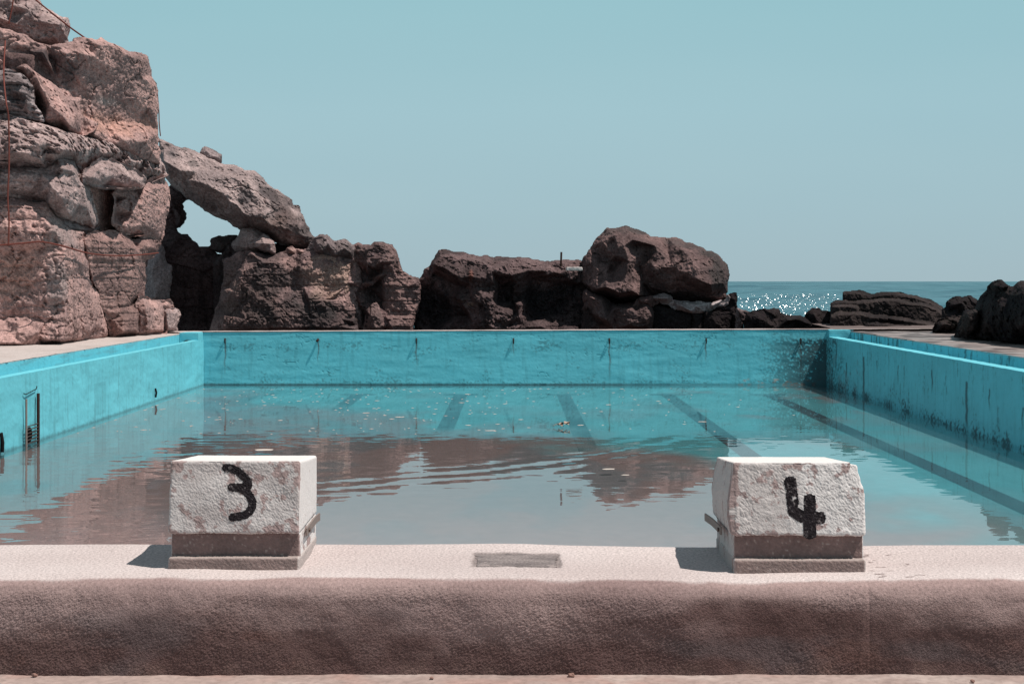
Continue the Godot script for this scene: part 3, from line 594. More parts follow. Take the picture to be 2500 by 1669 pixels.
	rock(t, "rock_step", Vector3(-4.577, 1.388, -35.700), 0.1275, [-0.4, 0.12, -0.05, 0, 0.14, 0, 0.4, 0.13, 0.05, 0.44, -0.05, 0.06, 0.4, -0.14, 0.05, -0.44, -0.14, -0.06], [-0.31, 0.06, 0.26, 0.31, 0.06, 0.34], {"c1": Color(0.12, 0.089, 0.089), "c2": Color(0.05, 0.039, 0.04), "rough": 0.05, "lump": 0.024, "pit": 0.03, "thick": 0.8, "round": 0.03, "strata": 0.0})
	rock(t, "rock_step", Vector3(-4.653, 1.206, -35.500), 0.1303, [-0.56, 0.12, -0.07, 0, 0.14, 0, 0.56, 0.13, 0.07, 0.6, -0.06, 0.08, 0.56, -0.14, 0.07, -0.6, -0.14, -0.08], [-0.47, 0.07, 0.24, 0.47, 0.07, 0.36], {"c1": Color(0.12, 0.089, 0.089), "c2": Color(0.05, 0.039, 0.04), "rough": 0.05, "lump": 0.024, "pit": 0.03, "thick": 0.8, "round": 0.03, "strata": 0.0})
	rock(t, "rock_step", Vector3(-4.671, 1.014, -35.350), 0.1314, [-0.63, 0.12, -0.08, 0, 0.14, 0, 0.63, 0.13, 0.08, 0.68, -0.05, 0.09, 0.63, -0.14, 0.08, -0.68, -0.14, -0.09], [-0.55, 0.06, 0.23, 0.55, 0.06, 0.37], {"c1": Color(0.12, 0.089, 0.089), "c2": Color(0.05, 0.039, 0.04), "rough": 0.05, "lump": 0.024, "pit": 0.03, "thick": 0.8, "round": 0.03, "strata": 0.0})
	rock(t, "backing", Vector3(-6.116, 2.034, -37.200), 0.1629, [-2.05, 0.79, -0.34, -1.61, 1.23, -0.26, -1.16, 1.23, -0.19, -0.17, 1.35, -0.03, 0.61, 1.35, 0.1, 1.83, 1.01, 0.3, 1.94, 0.11, 0.32, 2.05, -1.35, 0.34, -2.05, -1.35, -0.34], [-1.16, 0.34, 0.01, 1.05, 0.34, 0.37], {"c1": Color(0.11, 0.076, 0.077), "c2": Color(0.05, 0.036, 0.037), "rough": 0.08, "lump": 0.06, "thick": 1.5, "round": 0.1, "cell": 0.03, "strata": 0.0})
	t = thing("boulder", "brown boulder with cut recesses between stained and long boulder", "boulder", Vector3(-3.41, 1.15, -35.89))
	rock(t, "boulder", Vector3(-3.460, 2.106, -36.300), 0.0950, [-0.96, 0.7, -0.09, -0.89, 1.1, -0.09, -0.68, 1.23, -0.06, -0.55, 1.17, -0.05, -0.32, 1.16, -0.03, -0.24, 1.24, -0.02, 0, 1.25, 0, 0.26, 1.18, 0.02, 0.35, 1.03, 0.03, 0.45, 0.76, 0.04, 0.55, 0.48, 0.05, 0.68, 0.35, 0.06, 0.72, 0.37, 0.07, 0.83, 0.31, 0.08, 0.96, 0.26, 0.09, 1.02, 0.04, 0.1, 1, -0.45, 0.1, 0.87, -0.78, 0.08, 0.83, -1.25, 0.08, -0.64, -1.25, -0.06, -0.59, -0.72, -0.06, -0.92, -0.34, -0.09, -0.97, -0.42, -0.09, -1.02, -0.18, -0.1, -1, 0.15, -0.1, -0.98, 0.48, -0.09], [-0.59, 1.02, 0.15, -0.31, 1, 0.47, 0.12, 1.07, 0.56, 0.26, 0.86, 0.53, -0.04, 0.8, 0.75, -0.42, 0.69, 0.66, -0.42, 0.53, 0.71, 0.06, 0.53, 0.61, -0.48, 0.45, 0.05, -0.15, 0.43, 0.14, -0.59, 0.15, 0.04, -0.37, 0.26, 0.07, -0.53, 0.07, 0.5, -0.15, 0.32, 0.59, 0.22, 0.64, 0.67, -0.32, 0.02, 0.07, -0.1, 0.15, 0.09, -0.04, -0.34, 0.05, -0.32, -0.34, 0.02, 0.02, 0.26, 0.55, 0.06, -0.17, 0.51, 0.44, 0.15, 0.64, 0.82, 0.05, 0.58, 0.44, -0.38, 0.64, 0.06, -0.6, 0.56, 0.44, -0.75, 0.66, 0.44, -0.83, 0.95, 0.76, -0.76, 0.68, 0.59, -1.07, 1.01, 0.84, -0.39, 0.38, -0.58, -0.44, 0.45, -0.69, -0.12, 0.44, -0.42, -0.39, 0.51, -0.36, -0.65, 0.77, -0.1, -0.91, 1, -0.2, -0.44, 0.58, -0.47, -1.03, 0.56, 0.01, -0.97, 0.91], {"c1": Color(0.201, 0.129, 0.126), "c2": Color(0.098, 0.067, 0.068), "rough": 0.08, "lump": 0.042, "pit": 0.05, "strata": 0.028, "sfreq": 9.0, "thick": 2.4, "round": 0.09, "blobs": [[-0.48, -0.832, 0.219, 0.548, 0.03, 0.026, 0.028, 0.8], [-0.207, -0.12, 0.274, 0.438, 0.05, 0.038, 0.038, 0.6]]})
	rock(t, "overhang", Vector3(-3.574, 2.959, -35.900), 0.0992, [-0.56, 0.15, -0.06, -0.5, 0.32, -0.05, -0.37, 0.3, -0.04, -0.16, 0.29, -0.02, -0.08, 0.36, -0.01, 0.16, 0.37, 0.02, 0.4, 0.31, 0.04, 0.5, 0.15, 0.05, 0.58, -0.11, 0.06, 0.5, -0.27, 0.05, 0.32, -0.29, 0.03, 0.11, -0.36, 0.01, -0.16, -0.35, -0.02, -0.37, -0.37, -0.04, -0.43, -0.21, -0.04, -0.58, -0.11, -0.06], [-0.21, 0.14, 0.18, 0.21, 0.14, 0.32, 0.11, -0.16, 0.46, -0.27, -0.22, 0.33, 0.32, -0.16, 0.38, -0.11, -0.29, 0.34], {"c1": Color(0.183, 0.121, 0.117), "c2": Color(0.098, 0.07, 0.071), "rough": 0.13, "lump": 0.048, "pit": 0.07, "thick": 1.2, "round": 0.1, "strata": 0.0})
	rock(t, "slanting_rib", Vector3(-3.505, 2.476, -35.750), 0.0977, [-0.44, -0.26, -0.04, -0.21, -0.15, -0.02, 0, 0.02, 0, 0.21, 0.22, 0.02, 0.4, 0.35, 0.04, 0.44, 0.24, 0.04, 0.27, 0.06, 0.03, 0.05, -0.13, 0.01, -0.14, -0.26, -0.01, -0.38, -0.35, -0.04], [-0.27, -0.22, 0.12, 0, -0.03, 0.2, 0.27, 0.21, 0.18], {"c1": Color(0.19, 0.12, 0.114), "c2": Color(0.105, 0.069, 0.068), "rough": 0.06, "lump": 0.024, "pit": 0.04, "thick": 0.6, "round": 0.05, "strata": 0.0})
	rock(t, "cut_panel", Vector3(-2.927, 1.812, -35.800), 0.0816, [-0.46, 0.69, -0.04, -0.31, 0.77, -0.03, -0.08, 0.93, -0.01, 0.06, 0.75, 0.01, 0.23, 0.65, 0.02, 0.44, 0.56, 0.04, 0.51, 0.45, 0.04, 0.48, -0.09, 0.04, 0.36, -0.44, 0.03, 0.31, -0.93, 0.03, -0.42, -0.93, -0.03, -0.48, -0.31, -0.04, -0.51, 0.34, -0.04], [-0.36, 0.45, 0.12, 0.33, 0.45, 0.23, -0.36, -0.41, 0.17, 0.28, -0.39, 0.22, 0.26, -0.49, 0.44, -0.35, -0.51, 0.39, -0.04, 0.13, 0.22, -0.2, -0.78, 0.49, 0.25, -0.75, 0.52], {"c1": Color(0.213, 0.138, 0.131), "c2": Color(0.122, 0.084, 0.085), "rough": 0.05, "lump": 0.018, "pit": 0.04, "strata": 0.028, "sfreq": 10.5, "thick": 1.2, "round": 0.05})
	rock(t, "foot_lump", Vector3(-3.592, 1.313, -35.700), 0.1003, [-0.33, -0.43, -0.03, -0.29, -0.13, -0.03, -0.22, 0.14, -0.02, -0.12, 0.39, -0.01, 0.02, 0.43, 0, 0.12, 0.3, 0.01, 0.23, 0.09, 0.02, 0.33, -0.13, 0.03, 0.25, -0.43, 0.03], [-0.12, 0.15, 0.24, 0.09, 0.04, 0.36, -0.02, -0.22, 0.4, 0.2, -0.17, 0.27], {"c1": Color(0.232, 0.156, 0.15), "c2": Color(0.134, 0.093, 0.091), "rough": 0.08, "lump": 0.03, "pit": 0.05, "strata": 0.017, "sfreq": 7.5, "thick": 1.0, "round": 0.06})
	t = thing("boulder", "long low dark boulder with hollows and a post on top", "boulder", Vector3(0.57, 1.15, -36.13))
	rock(t, "boulder", Vector3(-0.290, 1.991, -37.000), 0.0078, [-2.37, 0.27, -0.02, -2.25, 0.38, -0.02, -2.14, 0.51, -0.02, -2.1, 0.66, -0.02, -1.94, 0.77, -0.02, -1.77, 1.03, -0.01, -1.7, 1.14, -0.01, -1.5, 1.16, -0.01, -1.1, 1.1, -0.01, -0.83, 1.07, -0.01, -0.68, 1, -0.01, -0.38, 1.03, -0, -0.21, 0.96, -0, 0.01, 0.98, 0, 0.46, 0.97, 0, 0.74, 0.95, 0.01, 1.07, 0.87, 0.01, 1.35, 0.86, 0.01, 1.63, 0.9, 0.01, 1.96, 0.9, 0.02, 2.3, 0.83, 0.02, 2.41, 0.16, 0.02, 2.41, -1.16, 0.02, -2.41, -1.16, -0.02], [-1.99, 0.6, 0.08, -1.79, 0.76, 0.89, -1.49, 0.65, 1.39, -1.27, 0.51, 1.49, -1.06, 0.38, 1.49, -0.79, 0.46, 1.59, -1.63, 0.98, 0.69, -1.24, 0.92, 0.99, -0.86, 0.87, 1.09, -0.48, 0.81, 1.1, -1.82, 0.55, 0.14, -1.54, 0.38, 0.29, -1.26, 0.21, 0.49, -0.91, 0.16, 0.89, -1.83, -0.07, 0.09, -1.48, -0.06, 0.34, -1.14, -0.26, 0.69, -1.07, -0.18, 1.19, -0.79, -0.21, 1.39, -0.69, 0.16, 1.49, -0.52, 0.38, 1.6, -0.26, 0.59, 1.5, 0.06, 0.7, 1.5, -1.94, -0.74, -0.02, -1.38, -0.68, 0.19, -0.92, -0.61, 0.49, -0.86, -0.54, 1.09, -0.74, -0.8, 1.39, -0.25, -0.63, 1.8, -0.25, -0.9, 1.8, -0.26, -0.16, 1.6, -0.36, -0.26, 1.7, -0.13, -0.32, 1.4, -0.15, 0.11, 1.3, -0.04, 0.16, 0.4, 0.23, 0.21, 0.4, 0.29, -0.23, 0.4, -0.1, -0.23, 0.4, 0.33, 0.16, 1.2, 0.22, 0.48, 1.5, 0.41, 0.27, 1.1, -0.15, -0.31, 1.7, 0.44, -0.32, 1.6, 0.44, -0.64, 1.4, 0.61, -0.82, 1, 0.71, 0.59, 1.21, 1.15, 0.59, 1.11, 0.84, 0.38, 0.31, 1.29, 0.27, 0.11, 1.74, 0.16, 0.01, 1.07, -0.51, 0.01, 1.75, -0.63, -0.09, 1.49, 0.54, 0.81, 1.82, 0.38, 0.61, 1.94, 0.6, 0.52, 0.62, -0.06, 0.4, 0.85, -0.29, 0.11], {"c1": Color(0.145, 0.099, 0.1), "c2": Color(0.06, 0.043, 0.044), "rough": 0.16, "lump": 0.072, "pit": 0.09, "strata": 0.011, "thick": 2.6, "round": 0.125, "smooth": 0, "blobs": [[-0.792, 0.469, 0.067, 0.145, 0.19, 0.085, 0.068, 0.7], [-0.826, -0.29, 0.156, 0.067, 0.3, 0.2, 0.16, 0.5], [1.295, -0.29, 0.893, 0.67, 0.025, 0.02, 0.022, 0.85], [-1.83, -0.513, 0.67, 0.67, 0.03, 0.024, 0.026, 0.8]]})
	rock(t, "base_stone", Vector3(0.544, 1.076, -35.700), -0.0152, [-0.49, -0.19, 0.01, -0.37, 0.02, 0.01, -0.17, 0.15, 0, 0.1, 0.19, -0, 0.4, 0.16, -0.01, 0.49, 0.05, -0.01, 0.47, -0.19, -0.01], [-0.11, 0.04, 0.3, 0.26, 0.05, 0.3], {"c1": Color(0.11, 0.076, 0.077), "c2": Color(0.05, 0.036, 0.037), "rough": 0.06, "lump": 0.03, "pit": 0.05, "thick": 1.0, "round": 0.05, "strata": 0.0})
	rock(t, "base_stone", Vector3(1.454, 1.017, -35.700), -0.0407, [-0.31, -0.13, 0.01, -0.24, 0.06, 0.01, -0.08, 0.13, 0, 0.16, 0.1, -0.01, 0.29, 0.06, -0.01, 0.31, -0.13, -0.01], [0, 0.04, 0.3], {"c1": Color(0.11, 0.076, 0.077), "c2": Color(0.05, 0.036, 0.037), "rough": 0.05, "lump": 0.024, "pit": 0.04, "thick": 0.8, "round": 0.04, "strata": 0.0})
	t = thing("post", "short rusty post on top of the long low boulder", "post", Vector3(1.154, 2.750, -32.000))
	tube(t, "shaft", [Vector3(0, -0.1, 0), Vector3(0.01, 0.241, 0)], 0.024, 8, mats.rust)
	rough_box(self, "concrete_slab", Vector3.ZERO, Vector3(0.358, 0.07, 0.5), 0.012, 0.02, func(p: Vector3, n: Vector3):
		shade = concrete(p, Color(.5, .46, .45), Color(.3, .26, .25))
		return p + n * n_rough.get_noise_3dv(p * 5.0) * 0.02, mats.ground).position = Vector3(1.431, 2.588, -31.200)
	tag(get_child(get_child_count() - 1), "white concrete slab between the long boulder and the great boulder", "slab")
	t = thing("boulder", "big round-shouldered brown boulder on the right against the sea", "boulder", Vector3(3.96, 1.15, -37.10))
	rock(t, "boulder", Vector3(3.886, 2.762, -36.600), -0.1058, [-1.97, -0.5, 0.21, -1.99, -0.06, 0.21, -1.94, 0.2, 0.21, -1.83, 0.38, 0.19, -1.71, 0.49, 0.18, -1.56, 0.71, 0.17, -1.49, 0.82, 0.16, -1.39, 0.93, 0.15, -1.32, 0.98, 0.14, -1.01, 0.99, 0.11, -0.9, 1.03, 0.1, -0.72, 1.01, 0.08, -0.51, 0.93, 0.05, -0.24, 0.82, 0.03, -0.07, 0.73, 0.01, 0.31, 0.72, -0.03, 0.58, 0.71, -0.06, 0.7, 0.67, -0.07, 0.8, 0.59, -0.09, 1.08, 0.52, -0.11, 1.36, 0.37, -0.14, 1.58, 0.33, -0.17, 1.68, 0.27, -0.18, 1.79, 0.09, -0.19, 1.9, -0.02, -0.2, 1.95, -0.15, -0.21, 1.99, -0.3, -0.21, 1.95, -0.5, -0.21, 1.92, -0.75, -0.2, 1.89, -0.91, -0.2, 1.78, -1, -0.19, 1.46, -1.03, -0.16, 0.86, -1.02, -0.09, 0.47, -0.97, -0.05, 0.2, -0.86, -0.02, -0.13, -0.9, 0.01, -0.41, -0.92, 0.04, -0.63, -0.96, 0.07, -0.9, -0.99, 0.1, -1.12, -0.94, 0.12, -1.39, -0.86, 0.15, -1.67, -0.83, 0.18, -1.8, -0.72, 0.19], [-1.43, 0.59, 0.65, -1.1, 0.74, 0.82, -0.88, 0.82, 0.85, -1.1, 0.48, 0.72, -1.11, 0.2, 0.77, -1, 0.46, 1.16, -0.98, 0.2, 1.21, -0.83, 0.46, 1.24, -0.74, -0.07, 1.39, -0.68, 0.03, 1.28, -0.62, 0.48, 0.62, -0.35, 0.26, 0.64, -1.76, 0.04, 0.59, -1.53, -0.18, 0.77, -1.22, 0.04, 0.48, -0.95, 0.05, 0.4, -1.11, -0.17, 0.37, -1.31, -0.28, 0.84, -1.1, -0.39, 0.87, -0.76, -0.23, 1.39, -1.57, -0.66, 1.07, -1.29, -0.61, 1.49, -1.09, -0.5, 1.22, -0.81, -0.5, 1.49, -0.6, -0.71, 1.42, -0.45, -0.82, 1.05, -0.97, -0.76, 1.61, -1.07, -0.69, 1.62, -0.73, 0.81, 0.58, -0.61, 0.63, 1.02, -0.29, 0.55, 0.94, -0.26, 0.48, 0.53, -0.26, 0.17, 0.53, -0.45, -0.07, 0.55, -0.35, -0.5, 0.64, -0.02, 0.47, 0.76, 0.03, 0.34, 0.85, 0.3, 0.35, 0.52, -0.13, 0.04, 0.97, -0.02, -0.13, 1.21, 0.25, 0.14, 0.98, 0.4, -0.07, 1.21, 0.09, -0.34, 0.95, 0.46, -0.39, 0.96, 0.51, 0.47, 0.8, 0.83, 0.25, 1.12, 1.03, -0.08, 1.4, 0.82, -0.24, 1.47, 1.03, -0.39, 1.5, 1.4, -0.55, 1.46, 1.46, -0.18, 1.15, 0.61, -0.18, 1.29, 0.51, -0.13, 1.15, 1.48, 0.15, 0.75, 1.7, -0.18, 0.62, 1.76, -0.5, 0.52, 0.63, -0.61, 0.59, 1.06, -0.74, 0.59, 1.49, -0.83, 0.45, 0.41, -0.77, 0.56, -0.02, -0.66, 0.61], {"c1": Color(0.175, 0.114, 0.11), "c2": Color(0.095, 0.065, 0.065), "rough": 0.08, "lump": 0.048, "pit": 0.05, "strata": 0.011, "thick": 3.2, "round": 0.11, "smooth": -1, "blobs": [[1.625, -0.171, 0.309, 0.662, 0.05, 0.043, 0.043, 0.85], [-0.461, 0.933, 0.662, 0.155, 0.06, 0.052, 0.052, 0.8], [0.966, 0.491, 0.662, 0.132, 0.06, 0.05, 0.05, 0.8], [1.515, 0.326, 0.442, 0.155, 0.05, 0.045, 0.045, 0.8], [-1.339, 0.878, 0.331, 0.155, 0.07, 0.058, 0.058, 0.7], [0.527, 0.602, 0.331, 0.132, 0.07, 0.06, 0.06, 0.6], [0.966, -0.889, 0.883, 0.177, 0.04, 0.03, 0.03, 0.7]]})
	rock(t, "shaded_underside", Vector3(4.044, 1.464, -37.600), -0.1071, [-2.1, 0.68, 0.23, -1.88, 0.79, 0.2, -0.98, 0.68, 0.1, 0.38, 0.68, -0.04, 1.84, 0.51, -0.2, 2.07, 0.23, -0.22, 2.13, -0.79, -0.23, -2.13, -0.79, 0.23], [-1.19, 0.23, 0.33, 0.49, 0.17, 0.15], {"c1": Color(0.05, 0.035, 0.036), "c2": Color(0.03, 0.023, 0.023), "rough": 0.08, "lump": 0.06, "thick": 1.2, "round": 0.075, "strata": 0.0})  # backing mass below the overhang, shade put into its dark colour
	t = thing("boulder", "rough brown boulder under the left half of the great boulder", "boulder", Vector3(3.18, 1.15, -36.00))
	rock(t, "boulder", Vector3(2.823, 1.468, -36.200), -0.0778, [-1.01, -0.61, 0.08, -0.92, 0.03, 0.07, -0.92, 0.55, 0.07, -0.83, 0.61, 0.06, -0.66, 0.51, 0.05, -0.35, 0.44, 0.03, -0.2, 0.27, 0.02, 0.02, 0.22, -0, 0.4, 0.25, -0.03, 0.63, 0.38, -0.05, 0.91, 0.27, -0.07, 1.01, 0.06, -0.08, 0.99, -0.3, -0.08, 0.93, -0.61, -0.07], [-0.83, 0.47, 0.27, -0.63, 0.38, 0.65, -0.41, 0.31, 0.73, -0.74, 0.03, 0.26, -0.57, -0.06, 0.85, -0.09, 0.15, 0.71, 0.33, 0.1, 0.88, 0.76, 0.15, 0.74, 0.87, -0.06, 0.68, -0.3, -0.16, 1.03, 0.33, -0.27, 0.98, 0.76, -0.33, 0.64, -0.52, -0.29, 0.44, -0.09, -0.42, 0.51, 0.55, -0.06, 0.96], {"c1": Color(0.165, 0.108, 0.104), "c2": Color(0.085, 0.059, 0.06), "rough": 0.09, "lump": 0.054, "pit": 0.05, "thick": 1.8, "round": 0.1, "strata": 0.0, "blobs": [[-0.746, -0.191, 0.328, 0.328, 0.03, 0.026, 0.027, 0.8]]})
	rock(t, "ledge", Vector3(3.537, 1.785, -35.800), -0.0985, [-0.37, -0.15, 0.04, -0.23, 0.06, 0.02, 0.13, 0.15, -0.01, 0.24, 0.06, -0.02, 0.37, -0.06, -0.04, 0.13, -0.14, -0.01, -0.13, -0.11, 0.01], [-0.13, -0.01, 0.31, 0.13, 0.05, 0.34, 0.03, -0.06, 0.25], {"c1": Color(0.19, 0.12, 0.114), "c2": Color(0.105, 0.069, 0.068), "rough": 0.06, "lump": 0.03, "pit": 0.04, "thick": 0.9, "round": 0.05, "strata": 0.0})
	t = thing("stone_wall", "black stone wall with pale mortar under the great boulder", "wall", Vector3(4.96, 1.15, -35.92))
	rock(t, "wall_stone", Vector3(4.240, 1.286, -35.900), -0.1176, [-0.49, 0.41, 0.06, 0.49, 0.15, -0.06, 0.5, -0.41, -0.06, -0.5, -0.41, 0.06], [0, 0, 0.12], {"c1": Color(0.03, 0.023, 0.0235), "c2": Color(0.013, 0.0105, 0.012), "rough": 0.03, "lump": 0.018, "pit": 0.03, "strata": 0.011, "thick": 0.7, "round": 0.025})
	rock(t, "wall_stone", Vector3(4.906, 1.156, -35.900), -0.1358, [-0.14, 0.28, 0.02, 0.14, 0.28, -0.02, 0.15, -0.28, -0.02, -0.15, -0.28, 0.02], [-0, 0, 0.12], {"c1": Color(0.03, 0.023, 0.0235), "c2": Color(0.013, 0.0105, 0.012), "rough": 0.03, "lump": 0.018, "pit": 0.03, "strata": 0.011, "thick": 0.7, "round": 0.025})
	rock(t, "wall_stone", Vector3(5.429, 1.201, -35.850), -0.1503, [-0.36, 0.28, 0.06, 0.36, 0.32, -0.06, 0.37, -0.32, -0.06, -0.37, -0.32, 0.06], [0, -0.02, 0.12], {"c1": Color(0.03, 0.023, 0.0235), "c2": Color(0.013, 0.0105, 0.012), "rough": 0.03, "lump": 0.018, "pit": 0.03, "strata": 0.011, "thick": 0.7, "round": 0.025})
	rock(t, "wall_stone", Vector3(5.712, 1.430, -36.000), -0.1574, [-0.39, 0.16, 0.06, 0.04, 0.23, -0.01, 0.05, 0.55, -0.01, 0.23, 0.56, -0.04, 0.26, 0.29, -0.04, 0.29, 0.02, -0.05, 0.39, -0.09, -0.06, 0.39, -0.56, -0.06, 0.11, -0.56, -0.02, 0.09, 0.07, -0.01], [0.15, 0.4, 0.13, 0.2, -0.03, 0.17], {"c1": Color(0.03, 0.023, 0.0235), "c2": Color(0.013, 0.0105, 0.012), "rough": 0.06, "lump": 0.03, "pit": 0.05, "thick": 0.9, "round": 0.03, "strata": 0.0})
	rock(t, "pale_mortar", Vector3(4.528, 1.707, -35.950), -0.1253, [-1.24, 0.08, 0.16, -1, 0.18, 0.13, -0.67, 0.24, 0.08, -0.47, 0.28, 0.06, -0.3, 0.21, 0.04, -0.24, 0.1, 0.03, 0.13, 0.05, -0.02, 0.73, 0.03, -0.09, 1.08, 0.11, -0.14, 1.18, 0.26, -0.15, 1.24, 0.18, -0.16, 1.19, -0.04, -0.15, 0.83, -0.12, -0.11, 0.63, -0.24, -0.08, 0.24, -0.28, -0.03, -0.19, -0.15, 0.02, -0.4, -0.02, 0.05, -0.73, 0.05, 0.09], [-0.72, 0.16, 0.39, -0.4, 0.15, 0.4, -0.08, -0.04, 0.36, 0.35, -0.07, 0.36, 0.77, -0.04, 0.26, 0.24, -0.2, 0.37], {"c1": Color(0.5, 0.424, 0.43), "c2": Color(0.34, 0.276, 0.28), "rough": 0.08, "lump": 0.03, "pit": 0.06, "thick": 0.5, "round": 0.03, "strata": 0.0})
	t = thing("rock", "low black rock filling the gap in front of the sea", "rock", Vector3(7.08, 1.15, -34.50))
	rock(t, "rock", Vector3(7.082, 1.212, -34.500), -0.2025, [-1.17, -0.41, 0.24, -1.16, 0.06, 0.24, -1.11, 0.24, 0.23, -0.92, 0.32, 0.19, -0.7, 0.37, 0.14, -0.41, 0.41, 0.08, -0.27, 0.39, 0.06, -0.23, 0.29, 0.05, -0.05, 0.21, 0.01, 0.2, 0.23, -0.04, 0.36, 0.19, -0.07, 0.42, 0.32, -0.09, 0.5, 0.39, -0.1, 0.67, 0.4, -0.14, 0.83, 0.34, -0.17, 1.12, 0.26, -0.23, 1.17, -0.41, -0.24], [-0.81, 0.18, 0.57, -0.46, 0.28, 0.5, -0.45, 0.2, 0.3, -0.31, 0.14, 0.27, -0.05, 0.13, 0.73, 0.2, 0.15, 0.57, 0.6, 0.23, 0.29, -0.31, -0.08, 0.57, 0.7, -0.08, 0.37], {"c1": Color(0.03, 0.023, 0.0235), "c2": Color(0.013, 0.0105, 0.012), "rough": 0.1, "lump": 0.048, "pit": 0.05, "thick": 1.4, "round": 0.06, "strata": 0.0})
	t = thing("rock", "grey splashed rock in the narrow gap beside the black stone wall", "rock", Vector3(6.00, 1.15, -35.00))
	rock(t, "stone", Vector3(5.997, 1.206, -35.000), -0.1697, [-0.23, -0.42, 0.04, -0.21, 0.4, 0.04, -0.12, 0.42, 0.02, -0.03, 0.35, 0.01, 0.12, 0.34, -0.02, 0.23, 0.27, -0.04, 0.04, 0.16, -0.01, -0.03, -0.11, 0.01, -0.02, -0.42, 0], [-0.1, 0.27, 0.22, -0.06, 0, 0.11], {"c1": Color(0.25, 0.197, 0.2), "c2": Color(0.05, 0.036, 0.037), "rough": 0.08, "lump": 0.03, "pit": 0.05, "thick": 0.8, "round": 0.04, "strata": 0.0})
	t = thing("rock", "black layered rock with stepped ledges beyond the right pool corner", "rock", Vector3(9.06, 1.15, -33.32))
	rock(t, "rock_layer", Vector3(9.651, 1.718, -34.400), -0.2735, [-1.23, 0.32, 0.34, -1.05, 0.35, 0.29, -0.78, 0.34, 0.22, -0.52, 0.25, 0.15, -0.3, 0.3, 0.08, 0, 0.32, 0, 0.32, 0.27, -0.09, 0.58, 0.23, -0.16, 0.8, 0.15, -0.22, 1.04, 0.06, -0.29, 1.23, -0.07, -0.34, 1.2, -0.35, -0.34, 0.2, -0.29, -0.06, -0.6, -0.26, 0.17, -1.2, -0.18, 0.34], [-1.19, 0.25, 0.7, -1.04, 0.28, 0.7, -0.77, 0.27, 0.66, -0.51, 0.19, 0.51, -0.3, 0.23, 0.49, -0, 0.25, 0.45, 0.32, 0.21, 0.27, 0.57, 0.17, 0.24, 0.79, 0.08, 0.23, 1.03, -0.01, 0.07, 1.19, -0.13, 0.07, -1.16, -0.14, 0.74, -0.59, -0.22, 0.58, 0.2, -0.24, 0.36, 1.16, -0.31, 0.09], {"c1": Color(0.045, 0.035, 0.034), "c2": Color(0.02, 0.016, 0.0165), "rough": 0.045, "lump": 0.024, "pit": 0.02, "thick": 1.7, "round": 0.025, "jag": 0.05, "strata": 0.0})
	rock(t, "rock_layer", Vector3(9.350, 1.515, -33.800), -0.2699, [-1.36, 0.22, 0.38, -1.24, 0.3, 0.34, -1.07, 0.33, 0.3, -0.87, 0.3, 0.24, -0.46, 0.33, 0.13, -0.02, 0.37, 0.01, 0.23, 0.36, -0.06, 0.52, 0.29, -0.14, 0.84, 0.26, -0.23, 1.17, 0.16, -0.32, 1.36, 0.02, -0.38, 1.31, -0.37, -0.36, 0.32, -0.33, -0.09, -0.46, -0.27, 0.13, -1.35, -0.22, 0.37], [-1.31, 0.15, 0.73, -1.22, 0.24, 0.74, -1.06, 0.27, 0.74, -0.87, 0.24, 0.6, -0.46, 0.27, 0.53, -0.02, 0.31, 0.45, 0.22, 0.3, 0.3, 0.51, 0.23, 0.26, 0.82, 0.2, 0.22, 1.16, 0.09, 0.04, 1.31, -0.05, 0.04, -1.3, -0.18, 0.77, -0.46, -0.23, 0.54, 0.32, -0.29, 0.33, 1.26, -0.33, 0.07], {"c1": Color(0.045, 0.035, 0.034), "c2": Color(0.02, 0.016, 0.0165), "rough": 0.045, "lump": 0.024, "pit": 0.02, "thick": 1.7, "round": 0.025, "jag": 0.05, "strata": 0.0})
	rock(t, "rock_layer", Vector3(8.172, 1.501, -33.300), -0.2406, [-0.35, 0.16, 0.08, -0.29, 0.22, 0.07, -0.11, 0.24, 0.03, 0.11, 0.23, -0.03, 0.3, 0.2, -0.07, 0.35, 0.14, -0.08, 0.34, -0.24, -0.08, -0.34, -0.24, 0.08], [-0.31, 0.12, 0.39, -0.28, 0.18, 0.42, -0.11, 0.2, 0.42, 0.11, 0.19, 0.28, 0.29, 0.16, 0.28, 0.31, 0.1, 0.31, -0.3, -0.2, 0.44, 0.3, -0.2, 0.29], {"c1": Color(0.045, 0.035, 0.034), "c2": Color(0.02, 0.016, 0.0165), "rough": 0.045, "lump": 0.024, "pit": 0.02, "thick": 1.7, "round": 0.025, "jag": 0.05, "strata": 0.0})
	rock(t, "rock_layer", Vector3(9.012, 1.213, -32.900), -0.2673, [-1.25, 0.28, 0.34, -1.03, 0.36, 0.28, -0.84, 0.34, 0.23, -0.57, 0.36, 0.16, -0.27, 0.28, 0.07, 0.13, 0.26, -0.04, 0.61, 0.18, -0.17, 0.98, 0.12, -0.27, 1.26, 0.04, -0.35, 1.26, -0.36, -0.35, -0.36, -0.36, 0.1, -1.26, -0.36, 0.35], [-1.21, 0.23, 0.75, -1.02, 0.31, 0.74, -0.83, 0.29, 0.73, -0.57, 0.31, 0.57, -0.26, 0.23, 0.53, 0.13, 0.21, 0.46, 0.61, 0.13, 0.25, 0.96, 0.07, 0.19, 1.22, -0, 0.16, -1.22, -0.31, 0.8, -0.36, -0.31, 0.56, 1.22, -0.31, 0.13], {"c1": Color(0.045, 0.035, 0.034), "c2": Color(0.02, 0.016, 0.0165), "rough": 0.045, "lump": 0.024, "pit": 0.02, "thick": 1.7, "round": 0.025, "jag": 0.05, "strata": 0.0})
